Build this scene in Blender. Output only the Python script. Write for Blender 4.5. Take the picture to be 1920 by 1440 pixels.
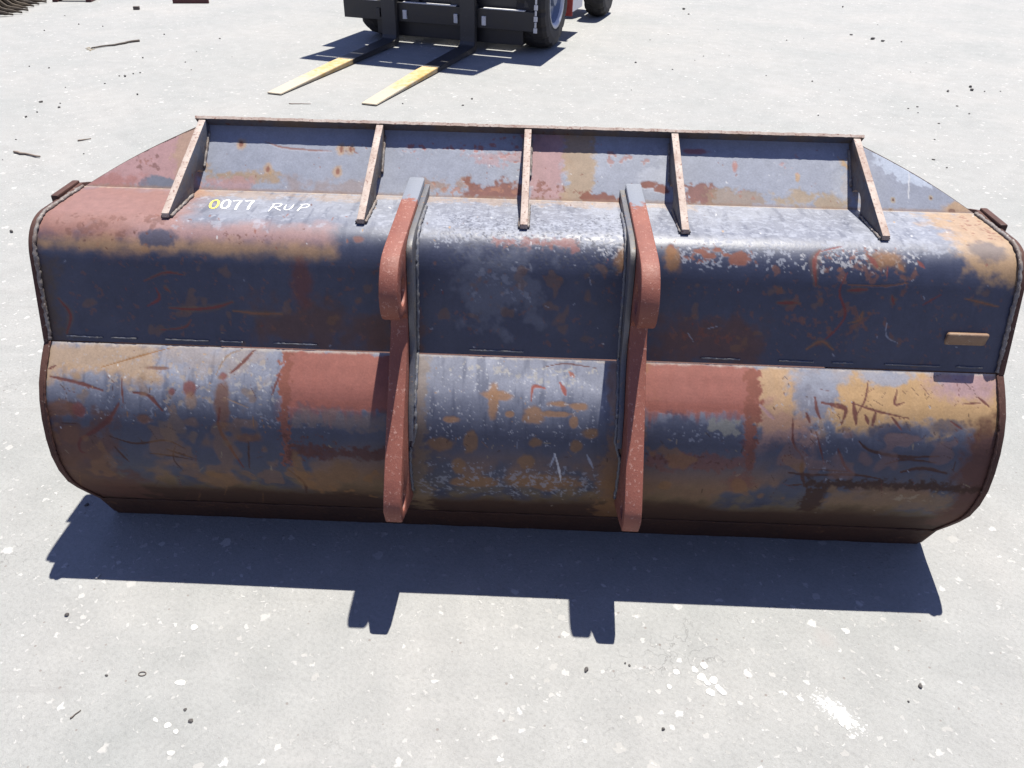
import bpy, bmesh, math, random
import numpy as np
from mathutils import Vector, Matrix

for o in list(bpy.data.objects):
    bpy.data.objects.remove(o)
SC = bpy.context.scene
COL = SC.collection
random.seed(7)
RNG = np.random.default_rng(11)

# ------------------------------------------------------------------ camera
FPX = 1456.508
CAM = np.array([0.0297, -1.8099, 1.7994])
YAW, PITCH, ROLL = -0.0248, 0.6, -0.0216
def cam_axes():
    cy, sy, cp, sp = math.cos(YAW), math.sin(YAW), math.cos(PITCH), math.sin(PITCH)
    f = np.array([sy*cp, cy*cp, -sp]); r = np.array([cy, -sy, 0.0]); d = np.cross(f, r)
    c, s = math.cos(ROLL), math.sin(ROLL)
    return c*r + s*d, -s*r + c*d, f
AR, AD, AF = cam_axes()
cd = bpy.data.cameras.new('camera')
cam = bpy.data.objects.new('camera', cd)
COL.objects.link(cam)
cd.sensor_width = 36.0
cd.lens = FPX/1920*36.0
cd.clip_start = 0.05
cd.clip_end = 1000
m = Matrix.Identity(4)
for i in range(3):
    m[i][0], m[i][1], m[i][2], m[i][3] = AR[i], -AD[i], -AF[i], CAM[i]
cam.matrix_world = m
SC.camera = cam

# ------------------------------------------------------------------ sky and sun
TO_SUN = Vector((0.122, 0.283, 1.0)).normalized()
EL = math.asin(TO_SUN.z)
AZ = math.atan2(TO_SUN.x, TO_SUN.y)
w = bpy.data.worlds.new('World'); SC.world = w; w.use_nodes = True
nt = w.node_tree
sky = nt.nodes.new('ShaderNodeTexSky'); sky.sky_type = 'NISHITA'
sky.sun_disc = False; sky.sun_elevation = EL; sky.sun_rotation = AZ
sky.air_density = 1.0; sky.dust_density = 0.1; sky.ozone_density = 4.0
tint = nt.nodes.new('ShaderNodeMix'); tint.data_type = 'RGBA'; tint.blend_type = 'MULTIPLY'; tint.inputs['Factor'].default_value = 1.0
tint.inputs['B'].default_value = (1.20, 0.97, 1.12, 1)      # even warm-violet cast of this camera's white balance
nt.links.new(sky.outputs[0], tint.inputs['A']); nt.links.new(tint.outputs['Result'], nt.nodes['Background'].inputs[0])
nt.nodes['Background'].inputs[1].default_value = 0.065
ld = bpy.data.lights.new('sun', 'SUN'); ld.energy = 5.0; ld.angle = math.radians(0.5); ld.color = (1.0, 0.955, 0.865)
sun = bpy.data.objects.new('sun', ld); COL.objects.link(sun)
sun.rotation_euler = TO_SUN.to_track_quat('Z', 'Y').to_euler()
sun.location = (1, 4, 12)
SC.view_settings.view_transform = 'Standard'
SC.view_settings.look = 'None'
SC.view_settings.exposure = 1.25
SC.view_settings.gamma = 1.0
SC.view_settings.use_curve_mapping = False

# ------------------------------------------------------------------ helpers
def ray(u, v):
    return AR*((u-960)/FPX) + AD*((v-720)/FPX) + AF
def on_z(u, v, z=0.0):
    d = ray(u, v); t = (z-CAM[2])/d[2]
    return CAM + t*d

def obj(name, me, parent=None, mat=None, mats=None):
    o = bpy.data.objects.new(name, me)
    COL.objects.link(o)
    if mats:
        for q in mats: me.materials.append(q)
    elif mat: me.materials.append(mat)
    if parent: o.parent = parent
    return o
def tag(o, label, cat, group=None):
    o['label'] = label; o['category'] = cat
    if group: o['group'] = group
    return o
def empty(name, loc=(0, 0, 0), rz=0.0):
    o = bpy.data.objects.new(name, None); COL.objects.link(o)
    o.location = loc; o.rotation_euler = (0, 0, rz); o.empty_display_size = 0.2
    return o
def finish(bm, name, smooth=False):
    me = bpy.data.meshes.new(name)
    bmesh.ops.recalc_face_normals(bm, faces=bm.faces)
    bm.to_mesh(me); bm.free()
    if smooth:
        me.shade_smooth()
    return me
def bbox(bm, c, s, rot=None, bev=0.0):
    mt = Matrix.Translation(c)
    if rot is not None: mt = mt @ rot
    g = bmesh.ops.create_cube(bm, size=1.0, matrix=mt @ Matrix.Diagonal((s[0], s[1], s[2], 1)))
    if bev > 0:
        es = set()
        for v in g['verts']:
            for e in v.link_edges: es.add(e)
        bmesh.ops.bevel(bm, geom=list(es), offset=bev, segments=2, profile=0.6, affect='EDGES', clamp_overlap=True)
def box(name, c, s, mat, parent, rot=None, bev=0.004):
    bm = bmesh.new(); bbox(bm, Vector(c), s, rot, bev)
    return obj(name, finish(bm, name), parent, mat)
def bar_between(bm, a, b, w, h, bev=0.0):
    a, b = Vector(a), Vector(b); d = b-a
    rot = d.to_track_quat('Y', 'Z').to_matrix().to_4x4()
    bbox(bm, (a+b)/2, (w, d.length, h), rot, bev)
def tube(bm, pts, rad, seg=8, caps=True, wob=0.0):
    rings = []
    n = len(pts)
    for i, p in enumerate(pts):
        p = Vector(p)
        d = (Vector(pts[min(i+1, n-1)]) - Vector(pts[max(i-1, 0)])).normalized()
        up = Vector((0, 0, 1)) if abs(d.z) < 0.9 else Vector((1, 0, 0))
        x = d.cross(up).normalized(); y = x.cross(d).normalized()
        r = rad[i] if isinstance(rad, (list, tuple)) else rad
        r *= 1 + wob*(random.random()*2-1)
        rings.append([bm.verts.new(p + x*(r*math.cos(2*math.pi*k/seg)) + y*(r*math.sin(2*math.pi*k/seg))) for k in range(seg)])
    for i in range(n-1):
        for k in range(seg):
            bm.faces.new((rings[i][k], rings[i][(k+1) % seg], rings[i+1][(k+1) % seg], rings[i+1][k]))
    if caps:
        bm.faces.new(rings[0][::-1]); bm.faces.new(rings[-1])
def lathe(bm, prof, seg=48, axis='X', c=(0, 0, 0), mod=None):
    # prof: list of (axial, radius)
    c = Vector(c); rings = []
    for j, (a, r) in enumerate(prof):
        ring = []
        for k in range(seg):
            t = 2*math.pi*k/seg
            rr = r if mod is None else mod(j, k, r)
            ring.append(bm.verts.new(c + Vector((a, rr*math.cos(t), rr*math.sin(t)))))
        rings.append(ring)
    for j in range(len(prof)-1):
        for k in range(seg):
            bm.faces.new((rings[j][k], rings[j][(k+1) % seg], rings[j+1][(k+1) % seg], rings[j+1][k]))
    return rings
def plate(name, loops, x0, x1, mat, parent, bev=0.002, mats=None, edge_slot=False):
    """Flat plate lying in a plane x = const; loops are (y, z) outlines, the first the rim, the others holes."""
    bm = bmesh.new(); edges = []
    for lp in loops:
        vs = [bm.verts.new((x0, y, z)) for y, z in lp]
        edges += [bm.edges.new((vs[i], vs[(i+1) % len(vs)])) for i in range(len(vs))]
    r = bmesh.ops.triangle_fill(bm, use_beauty=True, use_dissolve=False, edges=edges)
    fs = [f for f in bm.faces]
    e = bmesh.ops.extrude_face_region(bm, geom=fs)
    nv = [g for g in e['geom'] if isinstance(g, bmesh.types.BMVert)]
    bmesh.ops.translate(bm, verts=nv, vec=(x1-x0, 0, 0))
    bmesh.ops.recalc_face_normals(bm, faces=bm.faces)
    if bev > 0:
        es = [q for q in bm.edges if len(q.link_faces) == 2 and q.calc_face_angle(0) > 1.2 and abs(q.verts[0].co.x-q.verts[1].co.x) < 1e-6]
        bmesh.ops.bevel(bm, geom=es, offset=bev, segments=2, profile=0.5, affect='EDGES', clamp_overlap=True)
    if edge_slot:
        for f in bm.faces:
            if abs(f.normal.x) < 0.5: f.material_index = 1
    me = finish(bm, name, True); me.set_sharp_from_angle(angle=0.7)
    return obj(name, me, parent, mat, mats)
def circ(cy, cz, r, n=20):
    return [(cy+r*math.cos(2*math.pi*k/n), cz+r*math.sin(2*math.pi*k/n)) for k in range(n)]
def smooth_path(pts, n=6):
    """Catmull-Rom through the points."""
    out = []
    P = [np.array(q, float) for q in pts]
    P = [2*P[0]-P[1]] + P + [2*P[-1]-P[-2]]
    for i in range(1, len(P)-2):
        for k in range(n):
            t = k/n
            out.append(tuple(0.5*((2*P[i]) + (-P[i-1]+P[i+1])*t + (2*P[i-1]-5*P[i]+4*P[i+1]-P[i+2])*t*t + (-P[i-1]+3*P[i]-3*P[i+1]+P[i+2])*t**3)))
    out.append(tuple(P[-2]))
    return out

# ------------------------------------------------------------------ materials
def new_mat(name):
    mt = bpy.data.materials.new(name); mt.use_nodes = True
    return mt, mt.node_tree, mt.node_tree.nodes['Principled BSDF']
def N(nt, t, **k):
    n = nt.nodes.new(t)
    for a, b in k.items(): setattr(n, a, b)
    return n
def noise(nt, vec, scale, detail=4, rough=0.6):
    n = N(nt, 'ShaderNodeTexNoise'); n.inputs['Scale'].default_value = scale
    n.inputs['Detail'].default_value = detail; n.inputs['Roughness'].default_value = rough
    if vec is not None: nt.links.new(vec, n.inputs['Vector'])
    return n.outputs['Fac']
def ramp(nt, fac, stops):
    r = N(nt, 'ShaderNodeValToRGB'); nt.links.new(fac, r.inputs[0])
    el = r.color_ramp.elements
    while len(el) < len(stops): el.new(0.5)
    for e, (p, c) in zip(el, stops):
        e.position = p; e.color = (c[0], c[1], c[2], 1) if isinstance(c, (tuple, list)) else (c, c, c, 1)
    return r.outputs[0]
def mix(nt, fac, a, b, mode='MIX'):
    n = N(nt, 'ShaderNodeMix', data_type='RGBA', blend_type=mode)
    for s, v in ((n.inputs['Factor'], fac), (n.inputs['A'], a), (n.inputs['B'], b)):
        if hasattr(v, 'is_linked'): nt.links.new(v, s)
        else:
            s.default_value = v if not isinstance(v, tuple) else (v[0], v[1], v[2], 1)
    return n.outputs['Result']
def math_(nt, op, a, b=None, clamp=False):
    n = N(nt, 'ShaderNodeMath', operation=op, use_clamp=clamp)
    for s, v in zip(n.inputs, (a, b)):
        if v is None: continue
        if hasattr(v, 'is_linked'): nt.links.new(v, s)
        else: s.default_value = v
    return n.outputs[0]
def bump(nt, bsdf, h, strength=0.3, dist=0.005):
    b = N(nt, 'ShaderNodeBump'); b.inputs['Strength'].default_value = strength; b.inputs['Distance'].default_value = dist
    nt.links.new(h, b.inputs['Height']); nt.links.new(b.outputs[0], bsdf.inputs['Normal'])
def coords(nt):
    return N(nt, 'ShaderNodeTexCoord').outputs['Object']

ALB = 0.72
def dim(c): return tuple(q*ALB for q in c)
def worn_metal(name, base, second, spots, s1=6, s2=60, rough=0.55, spot_amt=0.62, metallic=0.0, bstr=0.25):
    """Painted or rusty steel: two mottled tones with small worn spots."""
    base, second, spots = dim(base), dim(second), dim(spots)
    mt, nt, b = new_mat(name); co = coords(nt)
    n1 = noise(nt, co, s1, 6, 0.65); n2 = noise(nt, co, s2, 5, 0.7); n3 = noise(nt, co, s2*4, 3, 0.6)
    c = mix(nt, ramp(nt, n1, [(0.38, 0.0), (0.62, 1.0)]), base, second)
    c = mix(nt, ramp(nt, n2, [(spot_amt, 0.0), (spot_amt+0.05, 1.0)]), c, spots)
    c = mix(nt, 0.25, c, ramp(nt, n3, [(0.3, 0.25), (0.7, 1.0)]), 'MULTIPLY')
    nt.links.new(c, b.inputs['Base Color'])
    nt.links.new(ramp(nt, n2, [(0.3, rough-0.1), (0.7, rough+0.15)]), b.inputs['Roughness'])
    b.inputs['Metallic'].default_value = metallic
    b.inputs['Specular IOR Level'].default_value = 0.35
    bump(nt, b, math_(nt, 'ADD', n2, math_(nt, 'MULTIPLY', n3, 0.4)), bstr, 0.004)
    return mt
def painted_attr(name, rough=0.5, grain=180):
    """Base colour from the worn-paint colours stored on the panel's own vertices, plus fine grain."""
    mt, nt, b = new_mat(name); co = coords(nt)
    a = N(nt, 'ShaderNodeAttribute', attribute_name='paint')
    n1 = noise(nt, co, grain, 4, 0.7); n2 = noise(nt, co, 35, 5, 0.65)
    c = mix(nt, 0.28, a.outputs['Color'], ramp(nt, n1, [(0.25, 0.45), (0.75, 1.4)]), 'MULTIPLY')
    c = mix(nt, 0.30, c, ramp(nt, n2, [(0.3, 0.6), (0.7, 1.25)]), 'MULTIPLY')
    nt.links.new(c, b.inputs['Base Color'])
    r = math_(nt, 'ADD', math_(nt, 'MULTIPLY', a.outputs['Alpha'], 0.45), math_(nt, 'MULTIPLY', n1, 0.16))
    nt.links.new(math_(nt, 'ADD', r, rough-0.14), b.inputs['Roughness'])
    b.inputs['Specular IOR Level'].default_value = 0.30
    bump(nt, b, math_(nt, 'ADD', n1, math_(nt, 'MULTIPLY', a.outputs['Alpha'], -0.35)), 0.09, 0.003)
    return mt
def plain(name, col, rough=0.6, var=0.25, scale=20, metallic=0.0, bstr=0.15):
    mt, nt, b = new_mat(name); co = coords(nt)
    n1 = noise(nt, co, scale, 5, 0.65)
    c = mix(nt, var, col, ramp(nt, n1, [(0.25, 0.3), (0.75, 1.5)]), 'MULTIPLY')
    nt.links.new(c, b.inputs['Base Color'])
    nt.links.new(ramp(nt, n1, [(0.2, max(0, rough-0.12)), (0.8, min(1, rough+0.12))]), b.inputs['Roughness'])
    b.inputs['Metallic'].default_value = metallic
    bump(nt, b, n1, bstr, 0.003)
    return mt

M = {}
M['panel'] = painted_attr('worn_panel_paint')
M['edge'] = worn_metal('chipped_plate_edge', (.47, .40, .355), (.34, .25, .21), (.22, .12, .095), 14, 120, 0.7, 0.57)
M['gusset'] = worn_metal('gusset_paint', (.085, .095, .13), (.15, .11, .08), (.12, .05, .04), 7, 45, 0.55, 0.60)
M['redbar'] = worn_metal('red_oxide_bar', (.255, .085, .058), (.21, .067, .047), (.36, .185, .15), 9, 100, 0.6, 0.58)
mt = M['redbar']; nt = mt.node_tree; b_ = nt.nodes['Principled BSDF']
src = b_.inputs['Base Color'].links[0].from_socket
sx_ = N(nt, 'ShaderNodeSeparateXYZ'); nt.links.new(coords(nt), sx_.inputs[0])
nn = noise(nt, coords(nt), 40, 4, .6)
fc = ramp(nt, math_(nt, 'ADD', math_(nt, 'SUBTRACT', sx_.outputs[1], .23), math_(nt, 'MULTIPLY', math_(nt, 'SUBTRACT', nn, .5), .16)), [(0.0, 0.0), (0.02, 1.0)])
nt.links.new(mix(nt, fc, src, (.13, .143, .175)), b_.inputs['Base Color'])
M['web'] = worn_metal('grey_web_paint', (.10, .11, .145), (.13, .125, .125), (.24, .15, .09), 9, 40, 0.5, 0.60)
M['rim'] = worn_metal('rusty_rim', (.085, .032, .022), (.055, .022, .016), (.2, .15, .13), 9, 60, 0.75, 0.62)
M['weld'] = worn_metal('weld_metal', (.21, .195, .19), (.15, .11, .09), (.36, .33, .30), 30, 120, 0.6, 0.56)
M['weldblue'] = worn_metal('weld_painted', (.11, .12, .16), (.15, .145, .145), (.34, .33, .31), 30, 120, 0.5, 0.6)
M['heel'] = worn_metal('brown_rust_heel', (.058, .022, .011), (.040, .016, .009), (.10, .045, .022), 5, 35, 0.8, 0.60)
M['inner'] = worn_metal('inner_rust', (.16, .08, .05), (.22, .15, .11), (.3, .25, .22), 4, 25, 0.7, 0.6)
M['white'] = plain('white_marker', (.80, .80, .78), 0.6, 0.10, 60)
M['yellow'] = plain('yellow_marker', (.62, .52, .08), 0.6, 0.10, 60)
M['tab'] = worn_metal('tan_tab', (.27, .175, .11), (.23, .14, .09), (.34, .27, .2), 20, 90, 0.6, 0.6)

# ------------------------------------------------------------------ ground
def ground_mat():
    mt, nt, b = new_mat('old_concrete'); co = coords(nt)
    mp = N(nt, 'ShaderNodeMapping'); nt.links.new(co, mp.inputs['Vector']); mp.inputs['Rotation'].default_value = (0, 0, 0.6)
    v = mp.outputs[0]
    big = noise(nt, v, 0.9, 6, 0.62); mid = noise(nt, v, 7, 6, 0.7); fine = noise(nt, v, 90, 5, 0.75); grit = noise(nt, v, 420, 3, 0.7)
    c = ramp(nt, big, [(0.30, (.202, .208, .204)), (0.50, (.221, .223, .218)), (0.72, (.241, .238, .230))])
    c = mix(nt, 0.35, c, ramp(nt, mid, [(0.28, 0.72), (0.72, 1.18)]), 'MULTIPLY')
    c = mix(nt, 0.55, c, ramp(nt, fine, [(0.25, 0.62), (0.5, 1.0), (0.78, 1.20)]), 'MULTIPLY')
    c = mix(nt, 0.45, c, ramp(nt, grit, [(0.22, 0.55), (0.5, 1.0), (0.8, 1.25)]), 'MULTIPLY')
    # pale aggregate chips worn flush with the surface, at three sizes
    dens = noise(nt, v, 1.6, 3, 0.5)
    hs = []
    wob = N(nt, 'ShaderNodeTexNoise'); wob.inputs['Scale'].default_value = 55; wob.inputs['Detail'].default_value = 2
    nt.links.new(v, wob.inputs['Vector'])
    vm = N(nt, 'ShaderNodeVectorMath', operation='MULTIPLY_ADD'); nt.links.new(wob.outputs['Color'], vm.inputs[0])
    vm.inputs[1].default_value = (0.030, 0.030, 0.030); nt.links.new(v, vm.inputs[2])
    for sc, keep, rad, amt in ((12, 0.11, 0.19, 0.85), (27, 0.15, 0.25, 0.75), (60, 0.20, 0.30, 0.5)):
        vo = N(nt, 'ShaderNodeTexVoronoi', voronoi_dimensions='2D'); vo.inputs['Scale'].default_value = sc
        nt.links.new(vm.outputs[0], vo.inputs['Vector'])
        sp = N(nt, 'ShaderNodeSeparateColor'); nt.links.new(vo.outputs['Color'], sp.inputs[0])
        pick = math_(nt, 'LESS_THAN', sp.outputs[0], math_(nt, 'MULTIPLY', ramp(nt, dens, [(0.3, 0.35), (0.7, 1.4)]), keep))
        rr = math_(nt, 'MULTIPLY', math_(nt, 'ADD', sp.outputs[1], 0.25), rad)
        inside = math_(nt, 'MULTIPLY', math_(nt, 'MULTIPLY', math_(nt, 'SUBTRACT', rr, vo.outputs['Distance']), 16, True), pick, True)
        tone = mix(nt, sp.outputs[2], (.25, .246, .236), (.38, .375, .365))
        c = mix(nt, math_(nt, 'MULTIPLY', inside, amt), c, tone)
        hs.append(inside)
    # tiny dark pits
    vo = N(nt, 'ShaderNodeTexVoronoi', voronoi_dimensions='2D'); vo.inputs['Scale'].default_value = 34; nt.links.new(v, vo.inputs['Vector'])
    sp = N(nt, 'ShaderNodeSeparateColor'); nt.links.new(vo.outputs['Color'], sp.inputs[0])
    pit = math_(nt, 'MULTIPLY', math_(nt, 'LESS_THAN', sp.outputs[0], 0.06), math_(nt, 'LESS_THAN', vo.outputs['Distance'], math_(nt, 'MULTIPLY', sp.outputs[1], 0.13)))
    c = mix(nt, math_(nt, 'MULTIPLY', pit, 0.7), c, (.14, .12, .11))
    # faint long scuffs left by tyres and steel
    mp2 = N(nt, 'ShaderNodeMapping'); nt.links.new(co, mp2.inputs['Vector']); mp2.inputs['Rotation'].default_value = (0, 0, -0.12); mp2.inputs['Scale'].default_value = (0.55, 6.0, 1)
    st = noise(nt, mp2.outputs[0], 2.2, 5, 0.6)
    c = mix(nt, ramp(nt, st, [(0.60, 0.0), (0.72, 0.35)]), c, (.26, .256, .25))
    c = mix(nt, ramp(nt, st, [(0.26, 0.30), (0.38, 0.0)]), c, (.155, .152, .148))
    # hairline crazing and small squiggly marks
    sq = noise(nt, v, 16, 3, 0.55); msk = noise(nt, v, 2.3, 4, 0.6)
    line = ramp(nt, math_(nt, 'ABSOLUTE', math_(nt, 'SUBTRACT', sq, 0.5)), [(0.0, 1.0), (0.007, 0.0)])
    line = math_(nt, 'MULTIPLY', line, ramp(nt, msk, [(0.56, 0.0), (0.68, 1.0)]))
    c = mix(nt, math_(nt, 'MULTIPLY', line, 0.45), c, (.075, .07, .066))
    # a splash of crushed white stone and two oil stains with shapes of their own
    def spot(px, py, ax, ay, rot, n_amt, lo, hi):
        q = on_z(px, py); m3 = N(nt, 'ShaderNodeMapping', vector_type='TEXTURE'); nt.links.new(co, m3.inputs['Vector'])
        m3.inputs['Location'].default_value = (q[0], q[1], 0); m3.inputs['Rotation'].default_value = (0, 0, rot); m3.inputs['Scale'].default_value = (ax, ay, 1)
        ln = N(nt, 'ShaderNodeVectorMath', operation='LENGTH'); nt.links.new(m3.outputs[0], ln.inputs[0])
        d = math_(nt, 'ADD', ln.outputs['Value'], math_(nt, 'MULTIPLY', math_(nt, 'SUBTRACT', fine, 0.5), n_amt))
        return ramp(nt, d, [(lo, 1.0), (hi, 0.0)])
    c = mix(nt, spot(1570, 1335, 0.030, 0.080, 0.75, 5.5, 0.40, 0.70), c, (.44, .44, .43))
    c = mix(nt, math_(nt, 'MULTIPLY', spot(1546, 1196, 0.04, 0.05, 0.2, 1.5, 0.1, 1.0), 0.4), c, (.24, .22, .21))
    c = mix(nt, math_(nt, 'MULTIPLY', spot(1450, 172, 0.20, 0.16, 0.2, 1.5, 0.2, 1.0), 0.25), c, (.28, .27, .27))
    nt.links.new(c, b.inputs['Base Color'])
    b.inputs['Roughness'].default_value = 0.85; b.inputs['Specular IOR Level'].default_value = 0.25
    h = math_(nt, 'ADD', math_(nt, 'MULTIPLY', fine, 0.7), math_(nt, 'MULTIPLY', grit, 0.4))
    for q in hs: h = math_(nt, 'ADD', h, math_(nt, 'MULTIPLY', q, 0.25))
    h = math_(nt, 'SUBTRACT', h, math_(nt, 'MULTIPLY', pit, 0.8))
    bump(nt, b, math_(nt, 'SUBTRACT', h, math_(nt, 'MULTIPLY', line, 0.4)), 0.6, 0.007)
    return mt
M['ground'] = ground_mat()
bm = bmesh.new()
bmesh.ops.create_grid(bm, x_segments=40, y_segments=40, size=150)
g = obj('ground', finish(bm, 'ground'), None, M['ground'])
g['kind'] = 'structure'

# ------------------------------------------------------------------ bucket: profile of the sheets, in metres (y away, z up)
HW = 1.288
def bez(a, c, b, n=14):
    return [tuple((1-t)**2*np.array(a)+2*t*(1-t)*np.array(c)+t*t*np.array(b)) for t in np.linspace(0, 1, n)]
P_UP = [(.345, .972), (.25, .975)] + bez((.160, .977), (.061, .981), (.034, .880), 20) + [(-.022, .668)]
P_LOW = smooth_path([(-.026, .6665), (-.062, .632), (-.105, .582), (-.138, .515), (-.160, .43), (-.165, .345), (-.143, .258), (-.100, .185), (-.047, .106)], 6)
P_SPILL = [(.500, 1.114), (.345, .970)]
T_EDGE = (.4767, 1.139)

def resample(pts, step):
    P = np.array(pts); L = np.r_[0, np.cumsum(np.hypot(*np.diff(P, axis=0).T))]
    n = max(2, int(round(L[-1]/step))+1); s = np.linspace(0, L[-1], n)
    return s, np.c_[np.interp(s, L, P[:, 0]), np.interp(s, L, P[:, 1])]

# --- value noise on arrays
def hash2(i, j, seed):
    h = (i.astype(np.int64)*374761393 + j.astype(np.int64)*668265263 + seed*1442695041) & 0xFFFFFFFF
    h = ((h ^ (h >> 13))*1274126177) & 0xFFFFFFFF
    return ((h ^ (h >> 16)) & 0xFFFFFF)/float(0xFFFFFF)
def vn(x, y, sc, seed, octv=4, rough=0.55):
    out = np.zeros_like(x); amp = 1.0; tot = 0
    for o in range(octv):
        ca, sa = math.cos(.7+o*1.1), math.sin(.7+o*1.1); X = (x*ca-y*sa)*sc; Y = (x*sa+y*ca)*sc; i = np.floor(X); j = np.floor(Y); f = X-i; g_ = Y-j
        f = f*f*(3-2*f); g_ = g_*g_*(3-2*g_)
        v = (hash2(i, j, seed+o)*(1-f)+hash2(i+1, j, seed+o)*f)*(1-g_) + (hash2(i, j+1, seed+o)*(1-f)+hash2(i+1, j+1, seed+o)*f)*g_
        out += amp*v; tot += amp; amp *= rough; sc *= 2.03
    return out/tot
def sstep(a, b, x):
    t = np.clip((x-a)/(b-a), 0, 1); return t*t*(3-2*t)

STEEL = (.032, .038, .068); PALE = (.24, .255, .30); MAUVE = (.27, .158, .158); REDB = (.205, .070, .052); TAN = (.30, .19, .095)
DRUST = (.075, .026, .020); RUST = (.145, .053, .037); OCHRE = (.190, .095, .038); OLIVE = (.120, .088, .044); WHITE = (.42, .42, .43); BROWN = (.036, .014, .0075)
PURP = (.25, .165, .21)

class Panel:
    def __init__(self, prof, step=0.0031, x0=-HW, x1=HW, seed=1, stepx=0.0031):
        self.s, self.P = resample(prof, step)
        self.x = np.linspace(x0, x1, int((x1-x0)/stepx)+1)
        self.S, self.X = np.meshgrid(self.s, self.x, indexing='ij')
        self.c = np.zeros(self.X.shape+(4,)); self.seed = seed
        self.n1 = vn(self.X, self.S, 5, seed, 4); self.n2 = vn(self.X, self.S, 22, seed+50, 4); self.n3 = vn(self.X, self.S, 90, seed+90, 3)
        self.n4 = vn(self.X, self.S*0.16, 70, seed+130, 3)       # streaks running down the slope
        self.fill(STEEL)
    def fill(self, col): self.c[..., :3] = col
    def xs(self, u, v):
        """The point of this sheet under a photo pixel, as (x, distance along the sheet)."""
        d = ray(u, v); best = None
        for i in range(len(self.s)-1):
            a, b = self.P[i], self.P[i+1]
            n = np.array([-(b[1]-a[1]), b[0]-a[0]]); den = n[0]*d[1]+n[1]*d[2]
            if abs(den) < 1e-9: continue
            t = (n[0]*(a[0]-CAM[1])+n[1]*(a[1]-CAM[2]))/den
            q = CAM+t*d; k = ((q[1]-a[0])*(b[0]-a[0])+(q[2]-a[1])*(b[1]-a[1]))/((b-a)@(b-a))
            if -0.02 <= k <= 1.02 and t > 0 and (best is None or t < best[0]):
                best = (t, q[0], self.s[i]+k*(self.s[i+1]-self.s[i]))
        if best is None:
            # off the sheet: clamp to the nearer end
            e0 = self.P[0]; e1 = self.P[-1]
            def py(e):
                q = np.array([0, e[0], e[1]])-CAM; return 720+FPX*(q@AD)/(q@AF)
            e, s = (e0, self.s[0]) if abs(py(e0)-v) < abs(py(e1)-v) else (e1, self.s[-1])
            t = (e[1]-CAM[2])/d[2]
            dep = (np.array([0, e[0], e[1]])-CAM)@AF
            return CAM[0]+d[0]*dep, s
        return best[1], best[2]
    def paint(self, mask, col, a=1.0, rough=None):
        m = np.clip(mask*a, 0, 1)[..., None]
        self.c[..., :3] = self.c[..., :3]*(1-m) + np.array(col)*m
        if rough is not None: self.c[..., 3:] = self.c[..., 3:]*(1-m)+rough*m
    def box(self, u0, v0, u1, v1, col, a=1.0, soft=0.02, amp=0.05, rough=None, fine=0.02):
        """Patch with a ragged edge between two opposite corners."""
        um, vm = (u0+u1)/2, (v0+v1)/2
        xa = self.xs(u0, vm)[0]; xb = self.xs(u1, vm)[0]; sa = self.xs(um, v0)[1]; sb = self.xs(um, v1)[1]
        cx, cs, hx, hs = (xa+xb)/2, (sa+sb)/2, abs(xb-xa)/2, abs(sb-sa)/2
        dx = np.abs(self.X-cx)-hx; ds = np.abs(self.S-cs)-hs
        d = np.hypot(np.maximum(dx, 0), np.maximum(ds, 0))+np.minimum(np.maximum(dx, ds), 0)
        d = d+(self.n2-.5)*amp*2+(self.n3-.5)*fine*2
        soft = soft*.6
        self.paint(1-sstep(-soft, soft, d), col, a, rough)
    def blob(self, u, v, ru, rv, col, a=1.0, soft=0.2, amp=0.5, rough=None, fine=0.35):
        cx, cs = self.xs(u, v); rx = abs(self.xs(u+ru, v)[0]-cx); s0 = self.xs(u, v-rv)[1]; s1 = self.xs(u, v+rv)[1]
        rs = max(abs(s1-s0)/2, .002)
        if abs(s1-s0) < 1e-4: rs = rx
        d = np.hypot((self.X-cx)/max(rx, .001), (self.S-cs)/rs)+(self.n2-.5)*amp*2+(self.n3-.5)*fine*2
        self.paint(1-sstep(1-soft, 1+soft, d), col, a, rough)
    def stroke(self, pts, wpx, col, a=1.0, soft=0.4, taper=True, rough=0.8, halo=None):
        Q = [self.xs(*q) for q in smooth_path(pts, 4)] if len(pts) > 2 else [self.xs(*q) for q in pts]
        wd = wpx*0.00092/2
        Q = np.array(Q); lo = Q.min(0)-.05; hi = Q.max(0)+.05
        ii = np.where((self.s > lo[1]) & (self.s < hi[1]))[0]; jj = np.where((self.x > lo[0]) & (self.x < hi[0]))[0]
        if not len(ii) or not len(jj): return
        sl = (slice(ii[0], ii[-1]+1), slice(jj[0], jj[-1]+1))
        X = self.X[sl]; S = self.S[sl]; D = np.full(X.shape, 9.0); n = len(Q)-1
        for i in range(n):
            a0, b0 = Q[i], Q[i+1]; ab = b0-a0; t = np.clip(((X-a0[0])*ab[0]+(S-a0[1])*ab[1])/(ab@ab+1e-12), 0, 1)
            d = np.hypot(X-a0[0]-t*ab[0], S-a0[1]-t*ab[1])
            f = (i+t)/n; wloc = wd*(0.45+0.9*np.sin(np.pi*np.clip(f, .08, .92))) if taper else wd
            D = np.minimum(D, d/wloc)
        D = D+(self.n3[sl]-.5)*0.9+(self.n2[sl]-.5)*0.5
        def lay(mk, cc, al, rr):
            m = np.clip(mk*al, 0, 1)[..., None]; self.c[sl][..., :3] = self.c[sl][..., :3]*(1-m)+np.array(cc)*m
            self.c[sl][..., 3:] = self.c[sl][..., 3:]*(1-m)+rr*m
        if halo is not None: lay(1-sstep(1.0, 4.0, D), halo, 0.5, 0.3)
        lay(1-sstep(1-soft, 1+soft, D), col, a, rough)
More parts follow.
